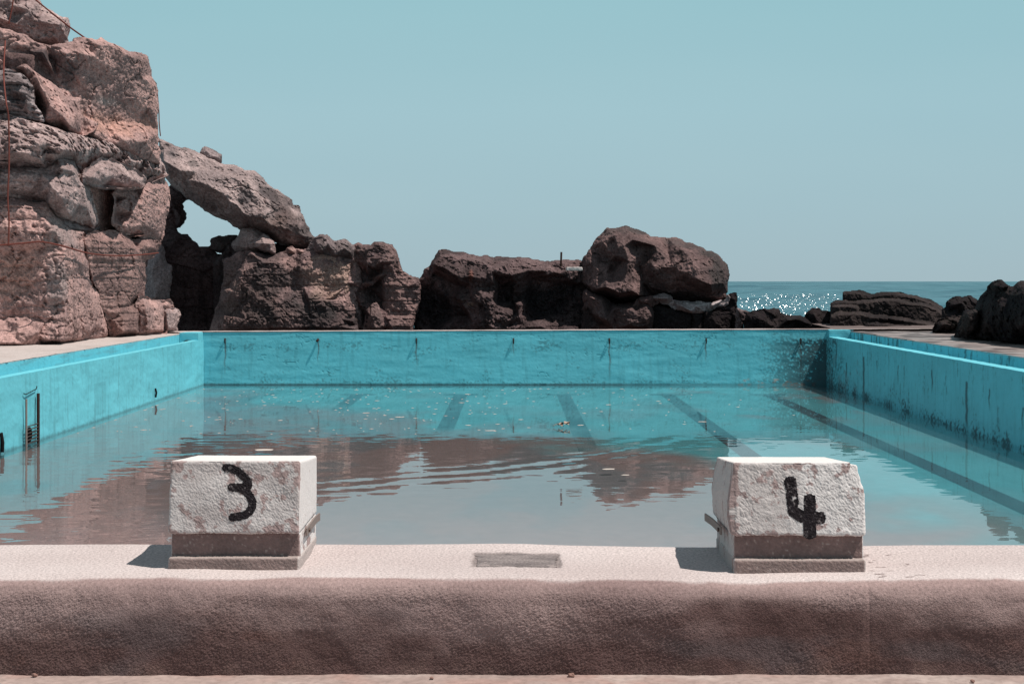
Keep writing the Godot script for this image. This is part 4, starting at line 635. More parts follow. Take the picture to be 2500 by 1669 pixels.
	rock(t, "rock_layer", Vector3(9.121, 1.111, -32.200), -0.2760, [-0.72, 0.17, 0.2, -0.63, 0.22, 0.18, -0.44, 0.21, 0.12, -0.07, 0.17, 0.02, 0.31, 0.12, -0.09, 0.7, 0.05, -0.2, 0.74, -0.22, -0.21, -0.74, -0.22, 0.21], [-0.69, 0.13, 0.51, -0.62, 0.19, 0.53, -0.43, 0.18, 0.52, -0.06, 0.13, 0.33, 0.31, 0.08, 0.27, 0.66, 0.01, 0.21, -0.7, -0.18, 0.56, 0.7, -0.18, 0.16], {"c1": Color(0.045, 0.035, 0.034), "c2": Color(0.02, 0.016, 0.0165), "rough": 0.045, "lump": 0.024, "pit": 0.02, "thick": 1.7, "round": 0.025, "jag": 0.05, "strata": 0.0})
	t = thing("rock", "dark rocks between the layered rock and the rock at right edge", "rock", Vector3(9.68, 1.15, -29.70))
	rock(t, "rock", Vector3(10.069, 1.472, -30.400), -0.3198, [-0.45, -0.49, 0.15, -0.42, 0.23, 0.14, -0.31, 0.28, 0.1, -0.31, 0.39, 0.1, -0.24, 0.43, 0.08, -0.14, 0.46, 0.05, -0.02, 0.49, 0.01, 0.21, 0.49, -0.07, 0.45, 0.34, -0.15, 0.45, -0.49, -0.15], [-0.2, 0.3, 0.38, 0.02, 0.36, 0.42, -0.16, 0.2, 0.21, -0.07, 0.03, 0.44, -0.33, 0.07, 0.42, 0.1, 0.17, 0.49], {"c1": Color(0.03, 0.023, 0.0235), "c2": Color(0.013, 0.0105, 0.012), "rough": 0.18, "lump": 0.06, "pit": 0.09, "thick": 1.6, "round": 0.075, "strata": 0.0})
	rock(t, "small_rock", Vector3(9.299, 1.336, -29.000), -0.3103, [-0.31, -0.18, 0.1, -0.26, 0.06, 0.08, -0.14, 0.15, 0.05, -0.02, 0.17, 0.01, 0.14, 0.22, -0.05, 0.31, 0.24, -0.1, 0.31, -0.24, -0.1, -0.11, -0.2, 0.03], [-0.11, 0.03, 0.35, 0.14, 0.07, 0.32], {"c1": Color(0.04, 0.03, 0.028), "c2": Color(0.013, 0.0105, 0.012), "rough": 0.18, "lump": 0.054, "pit": 0.11, "thick": 1.2, "round": 0.05, "strata": 0.0})
	t = thing("rock", "big black jagged rock on the deck at the right edge", "rock", Vector3(8.85, 1.15, -24.91))
	rock(t, "rock", Vector3(9.094, 1.653, -24.450), -0.3561, [-1.2, -0.55, -2.27, -1.13, -0.32, -2.23, -1.05, -0.12, -2.08, -0.99, 0.04, -1.96, -0.78, 0.12, -1.58, -0.7, 0.29, -1.43, -0.58, 0.43, -1.19, -0.51, 0.53, -1.07, -0.42, 0.64, -0.89, -0.31, 0.66, -0.65, -0.19, 0.63, -0.41, -0.13, 0.57, -0.27, -0.06, 0.55, -0.12, 0.01, 0.63, 0.02, 0.12, 0.65, 0.26, 0.91, 0.7, 0.68, 1.04, -0.65, 0.63, 0.12, -0.55, 0.26, -0.38, -0.52, -0.8, -0.76, -0.53, -1.55], [-1.04, -0.26, -1.86, -0.83, -0.04, -1.38, -0.67, 0.1, -0.87, -0.6, 0.24, -0.88, -0.45, 0.47, -0.63, -0.27, 0.55, -0.26, -0.37, 0.37, -0.16, -0.12, 0.41, 0.37, -0.29, 0.26, 0.41, -0.02, 0.41, 0.91, 0.11, 0.45, 1.33, -0.51, -0.12, -0.15, -0.15, -0.02, 0.82, 0.11, -0.06, 1.54, -0.59, -0.36, -0.62, -0.16, -0.39, 0.5, 0.49, 0.16, 2.11], {"c1": Color(0.03, 0.023, 0.0235), "c2": Color(0.013, 0.0105, 0.012), "rough": 0.18, "lump": 0.072, "pit": 0.11, "strata": 0.0, "thick": 2.2, "round": 0.1})
	rock(t, "top_lump", Vector3(8.887, 2.200, -24.820), -0.3438, [-0.19, -0.09, -0.35, -0.17, 0.02, -0.31, -0.09, 0.1, -0.16, 0.02, 0.12, 0.04, 0.13, 0.08, 0.25, 0.19, 0.01, 0.36, 0.09, -0.1, 0.17, -0.05, -0.12, -0.09], [-0.03, 0.01, 0.2, 0.08, -0.01, 0.41], {"c1": Color(0.03, 0.023, 0.0235), "c2": Color(0.013, 0.0105, 0.012), "rough": 0.14, "lump": 0.042, "pit": 0.09, "thick": 0.8, "round": 0.05, "strata": 0.0})
	rock(t, "side_lump", Vector3(8.568, 1.518, -25.451), -0.3247, [-0.12, 0.14, -0.22, -0.03, 0.22, -0.05, 0.1, 0.26, 0.19, 0.19, 0.22, 0.36, 0.16, -0.07, 0.3, -0.04, -0.26, -0.08, -0.19, -0.22, -0.35], [0.01, 0.12, 0.34, -0.01, -0.04, 0.3], {"c1": Color(0.04, 0.031, 0.03), "c2": Color(0.013, 0.0105, 0.012), "rough": 0.16, "lump": 0.042, "pit": 0.09, "thick": 0.8, "round": 0.05, "strata": 0.0})


# ------------------------------------------------------------------ ground
func concrete(p: Vector3, base: Color, dark: Color) -> Color:
	var a := n_col.get_noise_3d(p.x * 1.3, 3.0, p.z * 1.3)
	var f := n_fine.get_noise_3d(p.x, 7.0, p.z)
	var c := base.lerp(dark, smoothstep(-0.1, 0.7, a) * 0.6) * (1.0 + f * 0.12)
	c.a = 1.0
	return c


func build_ground() -> void:
	var deck := Color(.53, .465, .445)
	var o: Node3D = sheet(self, "left_deck", 110, 400, func(s: float, t: float):
		var p := Vector3(lerpf(-12.5, -7.3, s), 1.143, lerpf(-5.0, -31.6, t))
		shade = concrete(p, deck, Color(.42, .35, .325))
		if s == 1.0: p.x += n_fine.get_noise_1d(p.z) * 0.03
		p.y += n_rough.get_noise_2d(p.x, p.z) * 0.006
		return p, mats.ground)
	tag(o, "pale worn concrete deck between the cliff and the left pool wall", "deck", "", "structure")
	o = sheet(self, "right_deck", 220, 420, func(s: float, t: float):
		var p := Vector3(lerpf(7.5, 13.5, s), 1.195, lerpf(-12.0, -34.0, t))
		var wet := n_col.get_noise_3d(p.x * 1.1, 11.0, p.z * 0.7) + 0.5 * n_rough.get_noise_3d(p.x * 0.5, 5.0, p.z * 0.6)
		shade = concrete(p, Color(.24, .20, .19), Color(.17, .14, .132)).lerp(Color(.06, .042, .04), smoothstep(-0.05, 0.2, wet + 0.16 * smoothstep(-22.0, -26.0, p.z)) * 0.85)
		var white := n_rough.get_noise_3d(p.x * 0.6, 15.0, p.z * 0.9)
		shade = shade.lerp(Color(.5, .47, .46), smoothstep(0.2, 0.45, white) * 0.5)
		if s == 0.0: p.x += n_fine.get_noise_1d(p.z * 0.6) * 0.04
		p.y += n_rough.get_noise_2d(p.x, p.z) * 0.008
		return p, mats.wet)
	tag(o, "damp stained concrete deck beside the right pool wall", "deck", "", "structure")
	o = sheet(self, "far_deck", 500, 60, func(s: float, t: float):
		var x := lerpf(-7.9, 13.5, s)
		var p := Vector3(x, clampf(1.18 + (x + 6.9) * 0.0040, 1.17, 1.25), lerpf(-30.19, -30.75 - 3.6 * smoothstep(7.2, 7.6, x), t))
		shade = concrete(p, Color(.5, .44, .43), Color(.42, .345, .33)).lerp(Color(.10, .072, .068), 0.85 * smoothstep(5.2, 6.6, x + n_rough.get_noise_2d(p.x * 2.0, p.z * 2.0)) * smoothstep(-30.28, -30.5, p.z))
		p.y += n_rough.get_noise_2d(p.x, p.z) * 0.006
		return p, mats.ground)
	tag(o, "narrow pale concrete ledge between the far pool wall and the boulders", "deck", "", "structure")
	o = sheet(self, "rock_shelf", 60, 40, func(s: float, t: float):
		var p := Vector3(lerpf(-16.0, 12.0, s), 0.25, lerpf(-30.6, -43.0, t))
		shade = Color(.09, .065, .06)
		p.y += n_lump.get_noise_2d(p.x, p.z) * 0.3 - 1.6 * smoothstep(-36.5, -42.0, p.z)
		return p, mats.rock)
	tag(o, "dark rough rock shelf behind the far pool wall", "shelf", "", "structure")
	o = sheet(self, "path", 560, 150, func(s: float, t: float):
		var x := lerpf(-4.5, 4.5, s)
		var p := Vector3(x, 0.88, lerpf(-4.99, -3.2, t))
		shade = concrete(p, Color(.40, .31, .285), Color(.27, .21, .195))
		var pink := n_col.get_noise_3d(p.x * 2.0, 31.0, p.z * 4.0)
		shade = shade.lerp(Color(.40, .25, .22), smoothstep(0.05, 0.4, pink) * 0.5)
		var pale := n_rough.get_noise_3d(p.x * 1.5, 21.0, p.z * 3.0)
		shade = shade.lerp(Color(.5, .42, .39), smoothstep(0.1, 0.4, pale) * 0.6)
		p.y += n_rough.get_noise_2d(p.x * 2.0, p.z * 2.0) * 0.005 + n_fine.get_noise_2d(p.x * 3.0, p.z * 3.0) * 0.0015
		return p, mats.ground)
	tag(o, "pinkish weathered concrete path along the foot of the parapet", "path", "", "structure")
	o = sheet(self, "ground", 40, 40, func(s: float, t: float):
		shade = Color(.27, .2, .18)
		return Vector3(lerpf(-30, 30, s), 0.872, lerpf(-4.98, 30, t)), mats.ground)
	tag(o, "concrete ground behind the path", "ground", "", "structure")


# ------------------------------------------------------------------ pool
const XL := -6.86
const XR := 7.0
const ZF := -30.2
const ZN := -5.62


func sediment(x: float, z: float) -> float:
	var z0 := -20.5 + x * 1.15
	var n := n_col.get_noise_3d(x * 0.45, 51.0, z * 0.3) * 5.5
	var m := smoothstep(z0 - 3.5, z0 + 2.5, z + n) * (1.0 - smoothstep(3.6, 5.2, x + n * 0.25) * 0.6)
	m = maxf(m, 0.08 + 0.3 * smoothstep(-0.1, 0.5, n / 5.5))
	var corner := smoothstep(0.1, 0.45, n_col.get_noise_3d(x * 0.7, 57.0, z * 0.5) + 0.45 * smoothstep(4.0, 6.8, x) * smoothstep(-24.0, -28.0, z))
	return clampf(maxf(m, corner * 0.75 * smoothstep(-21.0, -25.0, z) * smoothstep(2.0, 4.5, x)), 0.0, 1.0)


func floor_color(x: float, z: float) -> Color:
	var m := sediment(x, z)
	var teal := Color(.050, .235, .265) * (1.0 + 0.25 * n_col.get_noise_3d(x * 0.8, 61.0, z * 0.35))
	var brown := Color(.145, .102, .098).lerp(Color(.10, .10, .107), smoothstep(0.05, 0.3, n_col.get_noise_3d(x * 0.5, 71.0, z * 0.28 + 5.0)) * 0.8)
	brown = brown.lerp(Color(.33, .225, .22), smoothstep(-16.0, -9.5, z) * 0.85)
	var c := teal.lerp(brown, m) * (1.0 + n_fine.get_noise_3d(x * 0.7, 1.0, z * 0.5) * 0.12)
	c.a = 1.0
	return c


func paint_color(u: float, y: float, k: float) -> Color:
	var a := n_col.get_noise_3d(u * 0.8, y * 1.6, k)
	var c := Color(.13, .505, .60) * (1.0 + 0.12 * a + 0.06 * n_fine.get_noise_3d(u, y, k))
	var drip := n_rough.get_noise_3d(u * 5.0, y * 0.5, k + 3.0)
	c = c * (1.0 - 0.13 * smoothstep(0.12, 0.5, drip))
	return c


func mould(c: Color, amount: float) -> Color:
	c = c.lerp(Color(.022, .02, .024), clampf(amount, 0.0, 1.0))
	c.a = 1.0
	return c


func build_pool() -> void:
	var fl: Node3D = sheet(self, "pool_floor", 300, 470, func(s: float, t: float):
		var x := lerpf(XL - 0.05, XR + 0.05, s)
		var z := lerpf(ZN + 0.05, ZF - 0.05, t)
		shade = floor_color(x, z)
		return Vector3(x, -0.07, z), mats.floor)
	tag(fl, "turquoise pool floor half hidden by brown silt under the water", "pool floor", "", "structure")
	var lanes := [-5.36, -3.22, -1.07, 1.08, 3.25, 5.37]
	for lx in lanes:
		var lane := Node3D.new()
		sheet(fl, "lane_line", 4, 260, func(s: float, t: float):
			var x: float = lx + lerpf(-0.14, 0.14, s)
			var z := lerpf(-6.2, -28.3, t)
			var m := sediment(x, z)
			shade = Color(.022, .034, .040).lerp(floor_color(x, z), smoothstep(0.05, 0.9, m))
			return Vector3(x, -0.065 - 0.010 * smoothstep(0.8, 0.9, m), z), mats.floor)
		sheet(fl, "lane_end_bar", 12, 4, func(s: float, t: float):
			var x: float = lx + lerpf(-0.37, 0.37, s)
			var z := lerpf(-28.305, -28.55, t)
			shade = Color(.022, .034, .040).lerp(floor_color(x, z), smoothstep(0.05, 0.9, sediment(x, z)) * 0.9)
			return Vector3(x, -0.065, z), mats.floor)
		lane.free()
	# far wall
	var hooks := []
	for px in [516.0, 729.0, 955.0, 1178.0, 1398.0, 1620.0, 1837.0]:
		hooks.append((px - 1174.5) * 30.2 / 3115.0)
	var streaks := [0.75, 0.5, 0.6, 0.28, 0.9, 0.45, 0.95]
	var w := thing("pool_wall", "turquoise far end wall of the pool with a row of rusty hooks", "pool wall", Vector3(0, 0, ZF))
	sheet(w, "painted_face", 860, 84, func(s: float, t: float):
		var x := lerpf(XL - 0.02, XR + 0.6, s)
		var top := clampf(1.18 + (x + 6.9) * 0.0040, 1.17, 1.25)
		var y := lerpf(-0.09, top - 0.012, t)
		var c := paint_color(x, y, 2.0)
		var wav := n_rough.get_noise_3d(x * 0.5, y * 2.2, 14.0)
		var d := wav * 0.008 + n_rough.get_noise_3d(x * 2.0, y * 3.0, 18.0) * 0.0025
		var clump0 := n_rough.get_noise_3d(x * 0.4, y * 0.6, 87.0)
		var crack := absf(n_lump.get_noise_3d(x * 1.1, y * 4.5, 33.0))
		if crack < 0.008 and clump0 > 0.1:
			d -= 0.006
			c = c.lerp(Color(.03, .13, .15), 0.35)
		var fine := n_fine.get_noise_3d(x * 1.6, y * 1.6, 3.0)
		var clump := n_rough.get_noise_3d(x * 0.9, y * 1.2, 27.0)
		var band := exp(-pow((y - 0.82 + 0.05 * wav) / 0.12, 2.0))
		var dirt := smoothstep(0.12, 0.45, fine * 0.7 + clump * 0.8 + 0.26 * band - 0.26) * 0.4
		dirt = maxf(dirt, smoothstep(0.1, 0.5, fine + clump * 0.5 + 0.18 - y * 2.6) * 0.45)
		var corner := smoothstep(4.9, 6.9, x)
		dirt = maxf(dirt, smoothstep(0.15, 0.35, fine * 0.9 + clump * 0.5 + corner * 0.75 - 0.35 * smoothstep(0.85, 1.0, y)) * corner * 0.85 * (1.0 - 0.8 * smoothstep(0.98, 1.06, y)))
		dirt = maxf(dirt, 0.3 * smoothstep(6.45, 7.0, x + clump * 0.6 + fine * 0.3) * (1.0 - smoothstep(0.96, 1.04, y)))
		dirt = maxf(dirt, 0.75 * (1.0 - smoothstep(0.012, 0.045, y + fine * 0.02)) * (1.0 - smoothstep(1.0, 5.0, x) * 0.5))
		for k in 7:
			var hx: float = hooks[k]
			var wob := n_one.get_noise_2d(k * 9.0, y * 3.0) * 0.02
			var r := absf(x - hx - wob)
			if r < 0.06 and y < 1.03:
				var len: float = streaks[k]
				var a := (1.0 - smoothstep(0.004, 0.022, r)) * smoothstep(1.0 - len - 0.15, 1.0 - len * 0.3, y) * 0.85
				c = c.lerp(Color(.085, .06, .05), a)
		if x > 4.0 and y < 0.14: c = c.lerp(Color(.4, .3, .26), smoothstep(0.25, 0.5, n_rough.get_noise_3d(x * 3.0, y * 6.0, 6.0) + 0.15 - y) * smoothstep(4.0, 6.0, x) * 0.8)
		shade = mould(c, dirt)
		return Vector3(x, y, d), mats.plaster)
	rough_box(w, "wall_core", Vector3(0.35, 0.4, -0.22), Vector3(15.0, 1.5, 0.36), 0.02, 0.5, func(p: Vector3, _n: Vector3):
		shade = Color(.3, .25, .24)
		return p, mats.ground)
	for k in 7:
		var hx: float = hooks[k]
		if k == 1:
			tube(w, "hook", [Vector3(hx, 1.0, 0.0), Vector3(hx + 0.01, 1.005, 0.045), Vector3(hx - 0.01, 0.985, 0.065), Vector3(hx - 0.02, 0.965, 0.06)], 0.026, 8, mats.rust)
		else:
			tube(w, "hook", smooth_path([Vector3(hx, 1.02, 0.0), Vector3(hx, 1.028, 0.035), Vector3(hx, 1.01, 0.055), Vector3(hx, 0.97, 0.05), Vector3(hx, 0.92, 0.025)], 3), 0.014, 8, mats.rust)
	# left and right walls: face, overflow lip, gutter behind it
	build_side_wall(-1)
	build_side_wall(1)
	build_water()


func build_side_wall(side: int) -> void:
	var left := side < 0
	var x0 := XL if left else XR
	var lip := 1.01 if left else 1.07
	var lw := 0.17 if left else 0.24
	var deck := 1.143 if left else 1.195
	var xd := -7.3 if left else 7.5
	var z_end := -29.73 if left else -30.0
	var w := thing("pool_wall", "sunlit turquoise left wall of the pool below the cliff" if left else "shaded turquoise right wall of the pool with dark drip stains", "pool wall", Vector3(x0, 0, 0))
	var stains := [[-29.3, .35, 1.0, .05], [-28.4, .3, .62, .05], [-27.0, .0, .82, .07], [-24.6, .45, .8, .03], [-22.6, .5, .85, .04], [-20.9, .05, .78, .06], [-19.9, .45, .75, .03], [-18.6, .3, .6, .03], [-26.0, .6, .8, .03], [-17.5, .2, .5, .04]]
	sheet(w, "painted_face", 1050, 56, func(s: float, t: float):
		var z := lerpf(ZN, ZF + 0.005, s)
		var y := lerpf(-0.09, lip - 0.004, t)
		var c := paint_color(z, y, 5.0 * side)
		var clump := n_rough.get_noise_3d(z * 0.8, y * 1.2, 44.0 * side)
		var fine := n_fine.get_noise_3d(z * 1.3, y * 1.3, 8.0 * side)
		var d := n_rough.get_noise_3d(z * 0.7, y * 1.6, 24.0 * side) * 0.012
		var dirt := 0.0
		if left:
			dirt = smoothstep(0.2, 0.6, n_rough.get_noise_3d(z * 4.0, y * 0.45, 31.0) + fine * 0.3) * 0.22
			dirt = maxf(dirt, 0.5 * (1.0 - smoothstep(0.0, 0.05, y + fine * 0.03)))
			if z > -19.7 and z < -18.9 and y < 0.35: dirt = maxf(dirt, 0.25 * smoothstep(0.35, 0.0, y))
			if absf(z + 22.6) < 0.32 and y > 0.1 and y < 0.62: c = c * 0.86
		else:
			dirt = smoothstep(0.1, 0.55, n_rough.get_noise_3d(z * 3.5, y * 0.5, 31.0) + fine * 0.45 + clump * 0.35 - 0.12) * 0.45
			dirt = maxf(dirt, smoothstep(0.1, 0.45, fine * 0.7 + clump * 0.6 + 0.30 - y * 1.9) * 0.75)
			for q in stains:
				var wob := n_one.get_noise_2d(q[0] * 7.0, y * 4.0) * 0.03
				var r := absf(z - q[0] - wob)
				if r < 0.12: dirt = maxf(dirt, (1.0 - smoothstep(q[3] * 0.5, q[3] * 1.5, r + absf(fine) * 0.03)) * smoothstep(q[1] - 0.1, q[1] + 0.15, y) * (1.0 - smoothstep(q[2] - 0.03, q[2], y)) * 0.75)
			dirt = maxf(dirt, smoothstep(-28.3, -30.0, z + clump * 1.2) * 0.85 * smoothstep(-0.25, 0.25, fine + 0.1))
			c = c.lerp(Color(.16, .12, .12), smoothstep(0.2, 0.4, clump + 0.2 - y * 0.5) * smoothstep(-26.5, -28.0, z) * 0.35)
		shade = mould(c, dirt)
		return Vector3(-d * side, y, z), mats.plaster, left)
	var teal := func(p: Vector3, n: Vector3):
		shade = paint_color(p.z, p.y + p.x, 9.0 * side)
		if not left and n.y < 0.5: shade = mould(shade, smoothstep(0.15, 0.5, n_rough.get_noise_3d(p.z * 3.0, p.y * 0.8, 77.0)) * 0.6)
		shade.a = 1.0
		return p + n * n_rough.get_noise_3dv(p * 1.5) * 0.008
	rough_box(w, "overflow_lip", Vector3(side * (lw * 0.5 + 0.012), 0.46, (ZN + ZF) * 0.5), Vector3(lw, 2.0 * (lip - 0.46) + 0.008, ZN - ZF - 0.04), 0.018, 0.05, teal, mats.plaster)
	var gw := absf(xd - x0) - lw - 0.02
	rough_box(w, "gutter_bed", Vector3(side * (lw + 0.015 + gw * 0.5), 0.45, (ZN + ZF) * 0.5), Vector3(gw - 0.01, 0.9, ZN - ZF - 0.05), 0.01, 0.2, teal, mats.plaster)
	sheet(w, "gutter_side", 800, 14, func(s: float, t: float):
		var z := lerpf(ZN, ZF + 0.01, s)
		var y := lerpf(0.86, deck - 0.004, t)
		var c := paint_color(z, y, 15.0 * side)
		var fine := n_fine.get_noise_3d(z * 1.3, y * 1.3, 12.0 * side)
		if left: c = c.lerp(Color(.12, .2, .22), smoothstep(0.1, 0.5, n_rough.get_noise_3d(z * 0.6, y * 6.0, 71.0)) * 0.35)
		else: c = mould(c, smoothstep(0.2, 0.5, n_rough.get_noise_3d(z * 4.0, y * 0.8, 19.0) + fine * 0.3 + smoothstep(-25.0, -29.0, z) * 0.25) * 0.7)
		c = c.lerp(Color(.4, .34, .31), smoothstep(0.93, 1.0, t + fine * 0.05 + n_rough.get_noise_1d(z * 1.5) * 0.04) * 0.8)
		c.a = 1.0
		shade = c
		return Vector3(xd - x0 - side * (0.001 + absf(fine) * 0.006), y, z), mats.plaster, left)
	rough_box(w, "end_block", Vector3((xd - x0) * 0.5 + side * 0.008, deck * 0.5 + 0.02, (z_end + ZF) * 0.5 - 0.02), Vector3(absf(xd - x0) - 0.02, deck + 0.03, z_end - ZF), 0.015, 0.04, teal, mats.plaster)
	tube(w, "gutter_drain", [Vector3(side * (lw + 0.10), 0.93, z_end + 0.012), Vector3(side * (lw + 0.10), 0.93, z_end - 0.05)], 0.085, 16, mats.black)
	if left:
		tube(w, "drain_spout", [Vector3(0.012, 0.25, -26.05), Vector3(0.03, 0.17, -26.06), Vector3(0.012, 0.08, -26.07)], 0.018, 8, mats.black)
		tube(w, "drain_spout", [Vector3(0.012, 0.28, -18.18), Vector3(0.025, 0.15, -18.2), Vector3(0.02, 0.02, -18.2)], 0.026, 8, mats.black)
		tube(w, "inlet_hole", [Vector3(-0.02, 0.13, -19.24), Vector3(0.016, 0.13, -19.24)], 0.115, 18, mats.black)


func build_water() -> void:
	# still water; every point carries the slope of its own small ripples
	var nu := 340
	var nv := 860
	var v := PackedVector3Array()
	var n := PackedVector3Array()
	var idx := PackedInt32Array()
	var za := ZN + 0.02
	var n2 := FastNoiseLite.new()
	setup(n2, 91, 1.0, 2)
	for j in nv + 1:
		for i in nu + 1:
			var x := lerpf(XL - 0.01, XR + 0.01, float(i) / nu)
			var z := lerpf(za, ZF - 0.02, float(j) / nv)
			var amp := 0.0018 + 0.0040 * smoothstep(-24.0, -18.0, z) * (1.0 - 0.55 * smoothstep(-12.5, -9.0, z))
			amp *= 1.0 + 1.6 * smoothstep(-1.5, -4.5, x) * smoothstep(-25.0, -21.0, z)
			amp *= 0.55 + 0.9 * smoothstep(-0.35, 0.35, n_lump.get_noise_3d(x * 0.5, 9.0, z * 0.35))
			var warp := n2.get_noise_2d(x * 0.35, z * 0.35) * 1.2
			var sz := n2.get_noise_2d(x * 1.3 + z * 0.35 + warp, z * 3.4 + x * 0.25) * 1.4 + n2.get_noise_2d(x * 3.0 + 40.0 + warp, z * 8.0) * 1.15 + n2.get_noise_2d(x * 2.2 - 30.0, z * 9.5 + x * 1.4) * 0.6
			var sx := n2.get_noise_2d(x * 2.2 + 80.0, z * 2.2) * 0.45
			# two trains of longer ripples that run out from the middle
			var r1 := Vector2(x + 7.0, z + 26.0).length()
			var g1 := exp(-pow((r1 - 11.6) / 0.9, 2.0)) * smoothstep(-5.0, -1.0, x) * (1.0 - smoothstep(1.5, 3.0, x))
			sz += sin(r1 * 13.0 + warp * 2.0) * 1.9 * g1
			v.append(Vector3(x, 0, z))
			n.append(Vector3(-sx * amp, 1, -sz * amp).normalized())
	for j in nv:
		for i in nu:
			var a := j * (nu + 1) + i
			var b := a + nu + 1
			idx.append_array([a, b, a + 1, a + 1, b, b + 1])
	var arr := []
	arr.resize(Mesh.ARRAY_MAX)
	arr[Mesh.ARRAY_VERTEX] = v
	arr[Mesh.ARRAY_NORMAL] = n
	arr[Mesh.ARRAY_INDEX] = idx
	var m := ArrayMesh.new()
	m.add_surface_from_arrays(Mesh.PRIMITIVE_TRIANGLES, arr)
	tag(put(self, "pool_water", m, mats.water), "calm shallow water of the pool mirroring wall and boulders", "water", "", "structure")


func build_sea() -> void:
	var rows := 620
	var cols := 420
	var nz_ := FastNoiseLite.new()
	setup(nz_, 17, 1.0, 3)
	var o: Node3D = sheet(self, "sea", cols, rows, func(s: float, t: float):
		var d := 33.0 * pow(30000.0 / 33.0, t)
		var x := (s - 0.5) * 2.4 * (d * 0.62 + 20.0)
		var near := clampf(60.0 / d, 0.15, 1.0)
		var h := nz_.get_noise_3d(x * 0.055, 0.0, d * 0.16) * 0.6 + nz_.get_noise_3d(x * 0.24, 7.0, d * 0.6) * 0.22 * near
		if d > 300.0: h = nz_.get_noise_3d(x * 18.0 / d, 3.0, log(d) * 60.0) * minf(0.5 + d * 0.0015, 3.0) - d * 0.0006
		var c := n_col.get_noise_3d(x * 14.0 / d, 2.0, log(d) * 30.0) * 1.6
		shade = Color(.062, .168, .208).lerp(Color(.028, .098, .132), clampf(0.5 + c, 0.0, 1.0))
		shade.a = 1.0
		return Vector3(x, -2.1 + h, -d), mats.sea)
	tag(o, "choppy blue-green open sea out to the horizon", "sea", "", "structure")
	# added facets standing in for sun glints, tilted half-way between eye and sun
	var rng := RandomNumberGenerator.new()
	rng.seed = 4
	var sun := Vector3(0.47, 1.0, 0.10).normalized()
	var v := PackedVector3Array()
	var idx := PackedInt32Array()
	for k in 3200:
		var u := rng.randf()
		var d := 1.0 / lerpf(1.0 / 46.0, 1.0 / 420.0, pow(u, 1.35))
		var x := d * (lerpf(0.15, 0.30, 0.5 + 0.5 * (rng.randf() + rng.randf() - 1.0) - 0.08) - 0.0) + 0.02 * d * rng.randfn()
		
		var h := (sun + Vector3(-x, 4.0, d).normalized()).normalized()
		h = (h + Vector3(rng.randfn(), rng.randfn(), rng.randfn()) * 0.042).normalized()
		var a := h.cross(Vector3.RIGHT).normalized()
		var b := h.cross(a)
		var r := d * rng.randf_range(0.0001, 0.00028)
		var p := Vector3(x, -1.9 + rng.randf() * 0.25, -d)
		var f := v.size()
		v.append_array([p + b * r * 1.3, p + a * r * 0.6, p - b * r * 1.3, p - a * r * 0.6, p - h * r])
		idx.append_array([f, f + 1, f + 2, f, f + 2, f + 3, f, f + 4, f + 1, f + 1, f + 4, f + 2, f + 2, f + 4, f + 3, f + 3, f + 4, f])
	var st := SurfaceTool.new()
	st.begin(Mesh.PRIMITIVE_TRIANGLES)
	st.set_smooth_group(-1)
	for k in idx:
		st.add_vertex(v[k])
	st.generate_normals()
	tag(put(o, "added_glint_facets", st.commit(), mats.glitter), "added small facets aimed at the eye to stand for sun glints", "", "", "stuff")


# ------------------------------------------------------------------ parapet in front
func parapet_top(x: float) -> float:
	return 1.215 + n_lump.get_noise_2d(x * 0.8, 4.0) * 0.012 - clampf(x * 0.0015, -0.01, 0.01)


